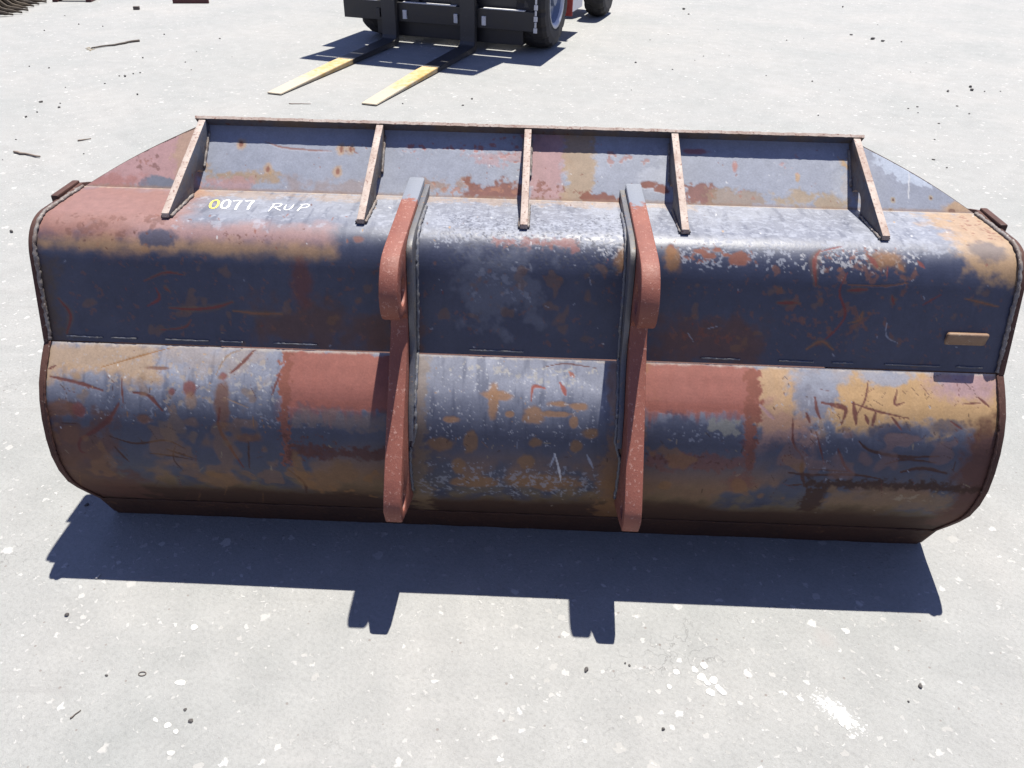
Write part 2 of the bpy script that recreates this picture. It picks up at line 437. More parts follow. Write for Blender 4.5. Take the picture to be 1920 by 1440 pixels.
    def specks(self, u0, v0, u1, v1, col, amount=0.3, a=0.9, scale=130, seed=0, rough=0.7, fade=0.03):
        """Scatter of small chips inside a region; amount is the share of the area."""
        um, vm = (u0+u1)/2, (v0+v1)/2
        xa = self.xs(u0, vm)[0]; xb = self.xs(u1, vm)[0]; sa = self.xs(um, v0)[1]; sb = self.xs(um, v1)[1]
        dx = np.abs(self.X-(xa+xb)/2)-abs(xb-xa)/2; ds = np.abs(self.S-(sa+sb)/2)-abs(sb-sa)/2
        w_ = 1-sstep(-fade, fade, np.maximum(dx, ds)+(self.n1-.5)*.1)
        n = vn(self.X, self.S, scale, self.seed*7+seed+300, 3, .6)
        th = 0.54+0.22*(1-2*amount)
        self.paint(sstep(th-.02, th+.05, n+(w_-1)*.4), col, a*.85, rough)
    def drips(self, u0, v0, u1, v1, col, a=0.5):
        um, vm = (u0+u1)/2, (v0+v1)/2
        xa = self.xs(u0, vm)[0]; xb = self.xs(u1, vm)[0]; sa = self.xs(um, v0)[1]; sb = self.xs(um, v1)[1]
        wx = 1-sstep(-.03, .03, np.abs(self.X-(xa+xb)/2)-abs(xb-xa)/2)
        ln = sa+(sb-sa)*np.clip((self.n4-.2)*1.6, 0, 1)
        self.paint(wx*sstep(sa-.012, sa, self.S)*(1-sstep(ln-.02, ln+.02, self.S)), col, a)
    def random_chips(self, n, region, cols, size=(2, 6), elong=2.0, a=.9):
        r = random.Random(self.seed*31+n)
        for _ in range(n):
            u = r.uniform(region[0], region[2]); v = r.uniform(region[1], region[3]); L = r.uniform(*size)*elong; an = r.gauss(1.2, .8)
            self.stroke([(u, v), (u+L*math.cos(an), v+L*math.sin(an))], r.uniform(*size), r.choice(cols), a)
    def build(self, name, parent, mat, thick=0.012, wave=0.0015):
        ns, nx = self.X.shape
        T = np.gradient(self.P, axis=0); T /= np.linalg.norm(T, axis=1)[:, None]
        nr = np.c_[T[:, 1], -T[:, 0]]                       # outward (towards the back of the bucket)
        if nr[ns//2, 0] > 0 and nr[ns//2, 1] < 0: nr = -nr
        h = (vn(self.X, self.S, 2.2, self.seed+700, 3)-.5)*2*wave - self.c[..., 3]*0.0006
        edge = sstep(0, .05, self.S-self.s[0])*sstep(0, .05, self.s[-1]-self.S); h = h*edge
        V = np.empty((ns, nx, 3)); V[..., 0] = self.X
        V[..., 1] = self.P[:, None, 0]+nr[:, None, 0]*h; V[..., 2] = self.P[:, None, 1]+nr[:, None, 1]*h
        self.V = V.copy()
        V = V.reshape(-1, 3); C_ = self.c.reshape(-1, 4)
        i = np.arange(ns-1)[:, None]*nx+np.arange(nx-1)[None, :]; i = i.ravel()
        F = np.c_[i, i+nx, i+nx+1, i+1]
        # inner skin, coarse
        k = np.unique(np.linspace(0, ns-1, 14).astype(int)); off = len(V)
        Q = self.P[k]-nr[k]*thick
        V2 = np.array([(x_, q[0], q[1]) for q in Q for x_ in (self.x[0], self.x[-1])])
        F2 = np.array([(off+2*a_, off+2*a_+1, off+2*a_+3, off+2*a_+2) for a_ in range(len(k)-1)])
        n0 = (ns-1)*nx
        F3 = np.array([(0, nx-1, off+1, off), (n0, off+2*(len(k)-1), off+2*(len(k)-1)+1, n0+nx-1)])
        V = np.r_[V, V2]; C_ = np.r_[C_, np.tile((.05, .03, .022, .5), (len(V2), 1))]; C_[:, :3] *= 0.88
        F = np.r_[F, F2, F3]
        me = bpy.data.meshes.new(name)
        me.vertices.add(len(V)); me.vertices.foreach_set('co', V.ravel().astype(np.float32))
        me.loops.add(len(F)*4); me.loops.foreach_set('vertex_index', F.ravel().astype(np.int32))
        me.polygons.add(len(F)); me.polygons.foreach_set('loop_start', (np.arange(len(F))*4).astype(np.int32))
        me.update(calc_edges=True)
        at = me.attributes.new('paint', 'FLOAT_COLOR', 'POINT'); at.data.foreach_set('color', C_.ravel().astype(np.float32))
        sm = np.ones(len(F), bool); sm[-len(F2)-2:] = False
        me.polygons.foreach_set('use_smooth', sm)
        return obj(name, me, parent, mat)

bucket = empty('loader_bucket', (0, 0, 0))
tag(bucket, 'huge rusty blue-grey loader bucket with two red coupler brackets on its back', 'bucket')

# ---- upper shell: top sheet, bend and back sheet
up = Panel(P_UP, seed=3)
up.paint((1-sstep(.19, .31, up.S+(up.n2-.5)*.03))*(.55+.45*up.n1), (.255, .268, .305), .94)  # faded top sheet, paled further for sunlight; shaded back sheet kept dark
up.paint(sstep(.42, .66, up.n1), (.05, .056, .088), .4)
up.paint(sstep(.55, .75, up.n4), (.026, .032, .06), .35)
# top sheet
up.box(-40, 345, 330, 452, (.165, .068, .050), .9, .08, .05, .5, .006)
up.box(60, 350, 380, 425, (.20, .115, .105), .5, .10, .06, .4, .006)
up.box(240, 418, 625, 462, (.22, .13, .125), .85, .05, .03, .4, .006)
up.box(-40, 450, 630, 474, (.24, .15, .08), .75, .035, .022, .3, .004)
up.specks(90, 400, 330, 450, (.09, .035, .026), .34, .6, 60, 40)
up.blob(295, 446, 35, 16, STEEL, .9, .3, .4)
up.specks(400, 425, 560, 462, DRUST, .30, .8, 120, 1)
up.specks(480, 445, 560, 470, DRUST, .28, .7, 150, 2)
up.blob(672, 448, 10, 7, RUST, .7, .3, .4, .6)
up.box(340, 352, 700, 372, TAN, .35, .03, .04)
up.specks(300, 350, 1900, 460, PALE, .24, .5, 60, 3)
up.specks(700, 380, 1800, 470, PALE, .34, .6, 95, 4)
up.specks(800, 400, 1190, 480, PALE, .44, .8, 150, 5)
up.specks(820, 400, 1200, 520, (.048, .051, .068), .30, .8, 160, 6)
up.specks(900, 445, 1190, 470, WHITE, .36, .8, 110, 7)
up.box(930, 448, 1080, 462, REDB, .6, .012, .02, .6)
up.specks(930, 440, 1090, 470, RUST, .42, .8, 110, 8)
up.specks(1250, 455, 1500, 500, PALE, .42, .8, 120, 9)
up.specks(1480, 465, 1720, 505, WHITE, .36, .7, 120, 10)
for u, v, a_, b_ in ((1312, 471, 14, 6), (1345, 468, 9, 5), (1385, 485, 20, 12), (1260, 470, 9, 14), (1362, 478, 8, 4), (1330, 480, 12, 4)):
    up.blob(u, v, a_, b_, RUST, .95, .2, .5, .8, .3)
up.specks(1260, 455, 1420, 500, RUST, .30, .9, 100, 11)
up.specks(1540, 465, 1700, 492, RUST, .22, .9, 100, 12)
for u in (1170, 1262): up.blob(u, 485, 16, 24, OCHRE, .75, .4, .4, .5)
up.box(1795, 400, 1990, 520, TAN, .75, .06, .08, .4)
up.blob(1850, 470, 30, 16, STEEL, .6, .4, .6)
up.specks(1800, 400, 1910, 450, RUST, .24, .8, 90, 13)
up.blob(1665, 487, 24, 16, OCHRE, .8, .4, .5, .4)
up.blob(760, 470, 14, 40, TAN, .7, .4, .5, .4)
up.box(700, 352, 1300, 384, TAN, .35, .02, .03)
# back sheet
up.box(-60, 480, 118, 700, (.075, .049, .031), .75, .04, .04, .4)
up.box(480, 575, 735, 690, (.085, .042, .031), .75, .07, .07, .5)
up.box(1215, 600, 1420, 720, (.088, .041, .031), .75, .06, .06, .5)
up.specks(1270, 600, 1400, 670, RUST, .38, .7, 70, 14)
up.box(700, 600, 790, 680, (.082, .037, .029), .7, .03, .04)
up.blob(565, 530, 18, 40, (.116, .041, .034), .75, .5, .5, .6)
up.box(870, 470, 1010, 600, PALE, .20, .05, .09)
up.specks(860, 480, 1010, 580, PALE, .34, .45, 60, 15)
up.specks(140, 480, 1900, 690, OCHRE, .10, .4, 18, 17)
up.specks(100, 480, 1900, 690, (.163, .068, .041), .09, .5, 70, 18)
up.specks(1440, 500, 1720, 640, (.163, .068, .041), .30, .65, 40, 19)
SCR = (.150, .037, .031); SCO = (.184, .082, .044)
for pts, wd in (
    ([(318, 577), (360, 580), (405, 576), (436, 566)], 6), ([(437, 583), (480, 588), (528, 588)], 5), ([(270, 527), (310, 511), (345, 516)], 3),
    ([(292, 540), (298, 560), (276, 574)], 6), ([(300, 619), (345, 614), (358, 600)], 3), ([(308, 540), (318, 546)], 4), ([(1588, 512), (1574, 548), (1585, 590), (1560, 625), (1530, 648)], 5),
    ([(1590, 545), (1625, 543)], 6), ([(1590, 534), (1660, 536), (1705, 530)], 4), ([(1458, 568), (1495, 568)], 6), ([(1512, 655), (1540, 640), (1562, 656)], 5),
    ([(1608, 600), (1618, 585), (1612, 600), (1590, 606)], 3), ([(1537, 470), (1527, 490), (1530, 535)], 8), ([(1537, 472), (1560, 466), (1580, 462)], 4),
    ([(1730, 572), (1765, 552)], 4), ([(1810, 560), (1870, 575)], 4), ([(1672, 555), (1676, 570)], 5), ([(1628, 480), (1645, 500)], 10), ([(1684, 495), (1694, 508)], 9), ([(1721, 490), (1733, 502)], 7),
    ([(110, 560), (132, 590), (125, 625)], 6), ([(1640, 485), (1655, 475)], 4), ([(1665, 500), (1662, 520)], 4)):
    up.stroke(pts, wd, SCR if random.random() < .6 else SCO, .85, halo=(.116, .071, .041) if random.random() < .5 else None)
for pts in ([(1663, 600), (1662, 630), (1682, 643)], [(1105, 520), (1108, 535)], [(1325, 617), (1345, 612)], [(1290, 625), (1300, 640)]):
    up.stroke(pts, 2.5, PALE, .7)
up.random_chips(14, (800, 490, 1180, 660), [PALE, WHITE, (.204, .211, .238)], (1, 2.5), 1.6, .8)
up.random_chips(70, (100, 480, 1900, 680), [SCR, SCO, PALE, (.204, .136, .082)], (1, 3), 3.0, .7)
up.random_chips(60, (320, 380, 1850, 470), [WHITE, PALE, DRUST, TAN], (1.5, 4), 1.4, .8)
up.random_chips(26, (140, 400, 660, 470), [DRUST, RUST], (1.5, 5), 1.5, .8)
up.paint(1-sstep(0, .010, up.S-up.s[0]+(up.n3-.5)*.012), (.286, .224, .170), .7, .6)
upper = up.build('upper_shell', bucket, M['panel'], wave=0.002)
upper['label'] = 'bent top and back sheet with worn blue-grey paint'

# ---- lower shell: the rolled sheet below the seam
lo = Panel(P_LOW, seed=9)
lo.paint((1-sstep(.05, .24, lo.S+(lo.n2-.5)*.04))*(.55+.45*lo.n1), (.30, .312, .36), .94)  # faded upper slope, its sunlit tone put into the colour
lo.paint(sstep(.40, .66, lo.n1), (.055, .06, .09), .4)
lo.paint(sstep(.50, .75, lo.n4), (.028, .034, .062), .4)
lo.box(60, 625, 300, 705, TAN, .85, .05, .06, .3)
lo.box(80, 640, 470, 690, (.252, .204, .170), .5, .05, .08)
lo.box(1490, 640, 1900, 812, (.33, .205, .09), .92, .04, .07, .3)
lo.box(1405, 675, 1500, 800, (.33, .205, .10), .85, .03, .04, .3)
lo.box(1430, 770, 1530, 850, (.231, .129, .102), .7, .04, .07, .4)
lo.blob(1810, 722, 62, 36, PURP, .7, .5, .3)
LIT_STEEL = (.20, .21, .25)  # the navy paint in a sunlit tone, light put into the colour
lo.blob(1660, 706, 46, 22, LIT_STEEL, .9, .25, .4); lo.blob(1530, 740, 42, 56, (.13, .14, .18), .92, .25, .5)
lo.box(1490, 680, 1590, 730, LIT_STEEL, .85, .03, .05)
lo.blob(1680, 815, 50, 24, STEEL, .9, .3, .7); lo.blob(1580, 845, 50, 30, STEEL, .85, .3, .7); lo.blob(1470, 850, 40, 26, STEEL, .8, .3, .6); lo.blob(1780, 800, 40, 14, STEEL, .7, .3, .7)
# mottled lower half: olive, ochre and bare steel
lo.paint(sstep(.46, .60, lo.n1+.25*(lo.n2-.5))*sstep(.23, .38, lo.S), OCHRE, .75, .5)
lo.paint(sstep(.40, .62, lo.n2)*sstep(.33, .47, lo.S), OLIVE, .7, .5)
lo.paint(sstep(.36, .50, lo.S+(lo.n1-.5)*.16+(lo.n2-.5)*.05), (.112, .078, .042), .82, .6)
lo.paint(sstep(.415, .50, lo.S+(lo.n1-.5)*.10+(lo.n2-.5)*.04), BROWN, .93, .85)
lo.box(80, 775, 225, 960, (.088, .037, .024), .75, .05, .09, .7)
lo.box(1795, 800, 1900, 985, (.085, .034, .022), .88, .05, .05, .8)
lo.box(1510, 905, 1870, 922, BROWN, .9, .012, .02, .8); lo.box(1500, 915, 1545, 960, BROWN, .9, .015, .02, .8)
lo.box(1550, 922, 1790, 952, (.150, .095, .058), .75, .02, .03, .6); lo.specks(1640, 918, 1760, 945, (.231, .190, .136), .36, .7, 70, 1)
lo.specks(90, 640, 720, 800, PALE, .16, .5, 110, 5)
# red oxide patches behind the brackets
lo.box(528, 630, 735, 768, REDB, .96, .006, .012, .6, .012); lo.drips(528, 755, 735, 800, REDB, .8)
lo.box(524, 640, 543, 872, (.156, .054, .037), .95, .006, .010, .7)
lo.box(545, 775, 720, 800, (.204, .136, .095), .6, .02, .03); lo.box(545, 770, 720, 800, STEEL, .4, .02, .04)
lo.box(545, 838, 735, 860, DRUST, .75, .012, .02, .8); lo.specks(540, 828, 735, 866, DRUST, .55, .9, 110, 2)
lo.box(1185, 655, 1424, 772, REDB, .96, .006, .012, .6, .012); lo.drips(1200, 760, 1400, 806, REDB, .75)
lo.box(1398, 690, 1422, 850, (.150, .051, .035), .92, .006, .012, .7); lo.blob(1408, 866, 9, 22, (.122, .044, .031), .9, .3, .3, .7)
lo.box(1215, 795, 1390, 840, STEEL, .75, .02, .035); lo.box(1330, 790, 1385, 810, (.204, .197, .163), .6, .01, .02)
lo.box(1210, 853, 1400, 880, RUST, .6, .012, .025, .8); lo.specks(1210, 846, 1400, 884, DRUST, .55, .9, 110, 3)
lo.blob(1390, 905, 30, 14, RUST, .7, .35, .6, .6)
# middle bay: ochre blobs
for u, v, a_, b_ in ((932, 742, 27, 9), (1000, 778, 17, 17), (1045, 776, 30, 6), (1082, 762, 20, 8), (1050, 758, 24, 6), (1075, 790, 8, 11), (845, 787, 18, 7), (955, 776, 8, 6), (1110, 812, 16, 11), (1005, 830, 12, 9), (1080, 837, 12, 10), (825, 832, 26, 14), (882, 832, 12, 22), (925, 745, 10, 30), (990, 865, 16, 12), (860, 875, 12, 14), (1020, 905, 70, 14), (890, 905, 40, 10)):
    lo.blob(u, v, a_, b_, (.231, .129, .071) if v < 800 else (.163, .088, .044), .9, .25, .5, .5, .2)
lo.box(1140, 660, 1200, 990, OCHRE, .6, .03, .05, .5)
lo.box(765, 650, 800, 990, (.190, .129, .068), .5, .02, .03, .5)
lo.specks(780, 660, 1140, 850, WHITE, .06, .6, 150, 4)
lo.specks(780, 655, 1140, 720, (.313, .286, .238), .38, .6, 90, 6)
lo.specks(780, 860, 1140, 930, PALE, .34, .6, 120, 7); lo.specks(420, 650, 530, 760, (.306, .286, .258), .34, .6, 100, 8)
lo.specks(1490, 720, 1600, 900, PALE, .16, .6, 120, 9); lo.specks(1250, 800, 1400, 840, PALE, .22, .6, 120, 10)
lo.specks(180, 640, 520, 760, (.286, .224, .163), .24, .6, 60, 11)
# rust blotches on the left
for u, v, a_, b_ in ((355, 729, 11, 14), (110, 768, 26, 16), (150, 770, 12, 14), (132, 815, 22, 18), (270, 786, 17, 10), (300, 690, 22, 4), (465, 822, 24, 9), (600, 905, 30, 16), (560, 880, 10, 30), (645, 885, 24, 22), (410, 900, 30, 14), (322, 735, 6, 7), (417, 706, 7, 8), (415, 760, 14, 46)):
    c_ = (.136, .041, .034) if v < 830 and a_ < 14 else (.116, .054, .034) if v < 830 else (.150, .082, .041)
    lo.blob(u, v, a_, b_, c_, .85, .3, .45, .7, .25)
lo.blob(357, 752, 10, 16, (.231, .143, .082), .6, .4, .4)
SC2 = (.092, .029, .024); SCD = (.051, .022, .016)
for pts, wd, cc in (
    ([(94, 706), (140, 716), (192, 732)], 8, SC2), ([(190, 688), (260, 668), (332, 649)], 3.5, OCHRE), ([(250, 736), (278, 742), (304, 770)], 8, SC2), ([(228, 710), (230, 755)], 4, SC2),
    ([(222, 757), (205, 785), (180, 806), (150, 822)], 11, SC2), ([(180, 806), (150, 826), (150, 845), (160, 850)], 6, SC2), ([(432, 700), (455, 680), (480, 652)], 7, SC2), ([(405, 702), (425, 668), (455, 655)], 4, (.170, .116, .082)),
    ([(412, 765), (410, 800), (432, 840), (456, 876)], 8, SC2), ([(466, 828), (468, 878)], 4, SCD), ([(205, 818), (255, 832), (310, 826), (348, 842)], 5, SCD), ([(215, 838), (242, 866)], 6, SCD), ([(280, 850), (320, 855), (360, 862)], 4, SCD), ([(330, 830), (325, 860), (345, 885)], 3, SCD),
    ([(310, 842), (370, 862)], 4, SCD), ([(115, 793), (142, 795)], 4, SCD), ([(525, 700), (510, 740)], 5, SC2), ([(90, 692), (104, 686)], 5, SC2), ([(420, 745), (465, 765)], 3, (.204, .136, .095)),
    ([(1528, 745), (1532, 770), (1538, 785)], 7, SC2), ([(1540, 755), (1585, 765), (1578, 795)], 8, SC2), ([(1558, 760), (1586, 768)], 6, SC2), ([(1600, 755), (1605, 795)], 9, SC2), ([(1628, 714), (1622, 750), (1605, 780)], 4, SC2), ([(1596, 755), (1625, 765), (1660, 775), (1705, 785)], 5, SC2),
    ([(1672, 782), (1680, 792), (1690, 806)], 7, SC2), ([(1682, 732), (1678, 758), (1695, 755)], 6, SC2), ([(1622, 778), (1628, 795)], 6, SC2), ([(1642, 770), (1636, 798)], 7, SC2), ([(1806, 758), (1840, 755)], 4, SC2), ([(1783, 790), (1805, 806)], 4, SC2), ([(1835, 745), (1855, 762)], 5, SC2),
    ([(1487, 785), (1487, 830), (1505, 857)], 5, SC2), ([(1505, 857), (1503, 885), (1508, 910)], 8, SCD), ([(1571, 842), (1585, 875), (1600, 888)], 6, SC2), ([(1611, 828), (1630, 844), (1690, 857), (1760, 856)], 8, SCD), ([(1660, 870), (1700, 862), (1755, 868)], 6, SCD),
    ([(1478, 886), (1520, 890), (1600, 890), (1650, 898)], 7, SCD), ([(1515, 879), (1590, 884)], 4, SCD), ([(1690, 885), (1730, 878), (1775, 888)], 9, SCD), ([(1512, 775), (1518, 792)], 8, SC2), ([(1530, 810), (1545, 870)], 3, SC2), ([(1478, 910), (1505, 908)], 5, SCD),
    ([(996, 752), (1000, 725), (1022, 728)], 7, (.204, .058, .041)), ([(1050, 718), (1058, 732), (1060, 740)], 9, (.204, .054, .041)), ([(1068, 698), (1076, 706)], 7, (.218, .082, .061)), ([(1020, 688), (1060, 682), (1118, 690)], 3, DRUST), ([(1040, 850), (1048, 880), (1052, 905)], 4, WHITE), ([(1100, 852), (1112, 878)], 5, PALE), ([(1040, 853), (1032, 875)], 4, PALE),
    ([(1425, 760), (1450, 785)], 8, (.245, .150, .150)), ([(540, 880), (570, 905), (575, 925)], 6, SCD)):
    lo.stroke(pts, wd*1.1, cc, .95) if True else lo.stroke(pts, wd, cc, .9, halo=(.204, .150, .102) if (v < 800 and random.random() < .4) else None)
lo.random_chips(90, (95, 650, 520, 800), [SC2, TAN, WHITE, (.204, .136, .095)], (1, 3.2), 1.8, .8)
lo.random_chips(80, (785, 665, 1135, 850), [WHITE, PALE, (.245, .150, .082)], (1, 2.6), 1.6, .8)
lo.random_chips(60, (1440, 700, 1860, 900), [SC2, SCD, PALE], (1, 3), 3.0, .75)
lo.specks(90, 780, 520, 900, OCHRE, .32, .5, 12, 30); lo.specks(1200, 840, 1520, 930, OCHRE, .36, .7, 12, 31); lo.specks(540, 860, 730, 930, OCHRE, .40, .7, 14, 32)
lo.specks(1440, 800, 1860, 900, (.15, .085, .07), .32, .6, 12, 33); lo.specks(90, 680, 520, 830, (.16, .10, .06), .26, .6, 14, 34)
lo.random_chips(46, (100, 700, 520, 930), [SCD, SC2, OCHRE], (.9, 1.6), 22, .8); lo.random_chips(46, (1440, 700, 1850, 930), [SCD, SC2], (.9, 1.6), 22, .8)
lo.random_chips(16, (790, 690, 1130, 900), [PALE, OCHRE], (.8, 1.3), 16, .6)
lo.random_chips(70, (95, 800, 1850, 930), [SCD, BROWN, (.204, .163, .109)], (1, 3.5), 4.0, .7)
lo.random_chips(24, (300, 930, 1700, 1000), [(.272, .224, .177)], (1.5, 3), 1.4, .7)
# pale lip along the upper edge
lo.paint(1-sstep(0, .009, lo.S+(lo.n3-.5)*.012), (.340, .306, .272), .75, .5)
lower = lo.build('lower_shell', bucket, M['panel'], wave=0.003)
lower['label'] = 'rolled lower back sheet with rust patches and scratches'

# ---- spill guard
sp = Panel(P_SPILL, seed=17)
sp.paint(np.ones_like(sp.X), (.21, .225, .27), .95)
sp.paint(sstep(.4, .66, sp.n1), (.18, .195, .24), .6)
sp.box(100, 200, 378, 356, MAUVE, .95, .02, .03, .4); sp.box(330, 235, 372, 356, (.258, .177, .122), .7, .02, .03); sp.blob(295, 346, 34, 26, (.088, .102, .136), .95, .15, .2)
sp.specks(230, 250, 330, 350, DRUST, .26, .7, 50, 1); sp.box(160, 330, 260, 352, REDB, .5, .03, .05); sp.specks(180, 280, 300, 330, RUST, .34, .7, 60, 2)
sp.box(386, 322, 520, 338, (.231, .163, .102), .85, .02, .03); sp.box(386, 336, 470, 358, MAUVE, .75, .02, .03); sp.box(540, 335, 700, 360, OCHRE, .35, .03, .05)
for u, v in ((633, 322), (502, 318), (640, 280), (657, 280), (452, 270)): sp.blob(u, v, 9, 10, TAN, .7, .4, .4); sp.blob(u, v, 4, 6, RUST, .9, .3, .4, .7)
sp.stroke([(498, 266), (530, 276), (580, 281), (622, 283)], 5, RUST, .8, halo=PALE); sp.specks(630, 262, 690, 290, RUST, .36, .9, 90, 3)
sp.specks(730, 262, 980, 300, (.245, .082, .061), .46, .9, 60, 4); sp.specks(740, 270, 980, 300, PALE, .26, .8, 110, 5); sp.box(870, 285, 985, 302, MAUVE, .6, .01, .03)
sp.box(790, 340, 880, 352, OCHRE, .6, .015, .03); sp.box(875, 345, 985, 384, RUST, .9, .012, .03, .9, .02); sp.specks(780, 335, 990, 384, (.224, .102, .068), .42, .9, 90, 6)
sp.box(996, 200, 1060, 392, MAUVE, .92, .03, .04, .5); sp.box(1060, 200, 1112, 392, (.238, .170, .109), .9, .015, .03, .5); sp.specks(1000, 340, 1115, 390, RUST, .46, .9, 90, 7)
sp.box(1098, 362, 1180, 392, RUST, .92, .008, .03, .9, .02); sp.specks(1128, 278, 1235, 312, (.231, .116, .102), .54, .9, 45, 8)
sp.blob(1228, 335, 40, 24, PALE, .9, .2, .6, .2, .3); sp.box(1232, 285, 1258, 340, PALE, .7, .012, .03); sp.blob(1215, 346, 16, 7, RUST, .95, .2, .5, .8); sp.blob(1240, 355, 14, 8, RUST, .95, .2, .5, .8)
sp.specks(1205, 340, 1255, 365, RUST, .40, .9, 80, 9); sp.box(1285, 348, 1335, 388, RUST, .85, .008, .03, .9, .02); sp.box(1330, 360, 1440, 392, (.184, .129, .088), .75, .012, .03, .6); sp.specks(1300, 345, 1440, 392, (.218, .102, .075), .40, .8, 80, 10)
sp.box(1440, 362, 1600, 396, (.231, .170, .109), .85, .02, .05, .5); sp.specks(1440, 375, 1600, 396, RUST, .40, .8, 90, 11); sp.specks(1290, 295, 1420, 325, PALE, .30, .8, 70, 12)
sp.blob(1305, 284, 22, 5, (.204, .068, .068), .8, .3, .4); sp.blob(1378, 312, 5, 10, (.245, .116, .102), .9, .3, .4); sp.box(1575, 300, 1594, 360, TAN, .85, .006, .02); sp.blob(1578, 345, 18, 32, PALE, .8, .2, .4); sp.blob(1495, 333, 5, 8, TAN, .8)
sp.blob(1565, 308, 14, 10, PALE, .7, .3, .6); sp.specks(1450, 290, 1490, 320, MAUVE, .36, .8, 80, 13)
sp.blob(1672, 300, 40, 22, (.31, .345, .41), .9, .1, .7, .1, .5); sp.blob(1725, 330, 34, 18, (.31, .345, .41), .85, .1, .8, .1, .5); sp.specks(1630, 270, 1760, 350, (.31, .345, .41), .42, .8, 26, 14); sp.box(1625, 262, 1650, 350, PALE, .3, .02, .04); sp.blob(1795, 390, 30, 14, TAN, .8, .4, .5); sp.stroke([(1705, 322), (1703, 380)], 3, WHITE, .8); sp.blob(1785, 396, 7, 6, DRUST, .9)
for u, v in ((1675, 375), (1670, 394), (1745, 372)): sp.blob(u, v, 5, 6, (.245, .204, .150), .9); sp.blob(u, v, 2.5, 3, DRUST, .9)
sp.random_chips(60, (390, 280, 1590, 350), [WHITE, PALE, RUST], (1, 3), 1.6, .8)
sp.paint(sstep(-.014, -.004, sp.S-sp.s[-1]+(sp.n3-.5)*.010), (.177, .109, .075), .6, .6)
spill = sp.build('spill_guard', bucket, M['panel'], thick=0.014, wave=0.0008)
spill['label'] = 'leaning spill guard plate with rust along its foot'
# the ends of the spill guard are cut off on a slope
me = spill.data
XT, XJ = .965, HW
co_ = np.empty(len(me.vertices)*3); me.vertices.foreach_get('co', co_); co_ = co_.reshape(-1, 3)
zt, zb = P_SPILL[0][1], P_SPILL[1][1]
tt = np.clip((co_[:, 2]-zb)/(zt-zb), -0.1, 1)
lim = XJ + (XT-XJ)*tt + .018*np.sin(np.pi*np.clip(tt, 0, 1))
sc_ = np.where(np.abs(co_[:, 0]) > .93, 1, 0)
over = np.abs(co_[:, 0]) > lim
co_[over, 0] = np.sign(co_[over, 0])*lim[over]
me.vertices.foreach_set('co', co_.ravel()); me.update()
# drop the collapsed slivers
bm = bmesh.new(); bm.from_mesh(me)
bmesh.ops.dissolve_degenerate(bm, dist=1e-5, edges=bm.edges)
bm.to_mesh(me); bm.free()

# ---- top flange, set square to the leaning guard
fy, fz = P_SPILL[0]; ux, uz = T_EDGE[0]-fy, T_EDGE[1]-fz; L_ = math.hypot(ux, uz); ux, uz = ux/L_, uz/L_
bm = bmesh.new()
nseg = 220; th = .009; W_ = .975
rows = []
for i in range(nseg+1):
    x = -W_+2*W_*i/nseg
    j1 = (random.random()-.5)*.0012; j2 = (random.random()-.5)*.0012
    a = Vector((x, fy-ux*.012+uz*0, fz-uz*.012)); b_ = Vector((x, T_EDGE[0]+j1, T_EDGE[1]+j2))
    nrm = Vector((0, -(-uz), 0)) if False else Vector((0, uz, -ux))      # away from the plate, up the slope
    rows.append([bm.verts.new(a), bm.verts.new(b_), bm.verts.new(b_+nrm*(th+j2)), bm.verts.new(a+nrm*th)])
for i in range(nseg):
    for k in range(4):
        f = bm.faces.new((rows[i][k], rows[i+1][k], rows[i+1][(k+1) % 4], rows[i][(k+1) % 4]))
        f.material_index = 1 if k in (1, 2) else 0
bm.faces.new(rows[0]); bm.faces.new(rows[-1][::-1])
obj('top_flange', finish(bm, 'top_flange'), bucket, None, [M['gusset'], M['edge']])

# ---- gussets
def pj(a, b, t): return (a[0]+(b[0]-a[0])*t, a[1]+(b[1]-a[1])*t)
gy = .345+(.055-.345)*.755
g_tip = (gy, .978); J_ = (.345, .974)
arc = [(J_[0]+.002+.050*math.cos(t)*-1, J_[1]+.050*math.sin(t)) for t in np.linspace(0, math.radians(137), 12)]
for gx in (-.953, -.4295, .004, .4295, .953):
    top_in = (fy-.008, fz-.010)
    tE = (T_EDGE[0]-.003, T_EDGE[1]-.003)
    # inner edge follows the guard down to the scallop, then the roof out to the tip
    out = [tE, (g_tip[0]-.006, g_tip[1]+.012), (g_tip[0]-.006, g_tip[1]), (g_tip[0]+.02, .977)]
    out += [(J_[0]-.052, .977)] + [(max(a[0], J_[0]-.052), a[1]+.002) for a in arc[1:-1]]
    last = arc[-1]
    out += [pj(P_SPILL[1], P_SPILL[0], .27), pj(P_SPILL[1], P_SPILL[0], .98)]
    # keep the edge just on the face of the guard
    plate('gusset', [out], gx-.010, gx+.010, None, bucket, .0015, [M['gusset'], M['edge']], True)

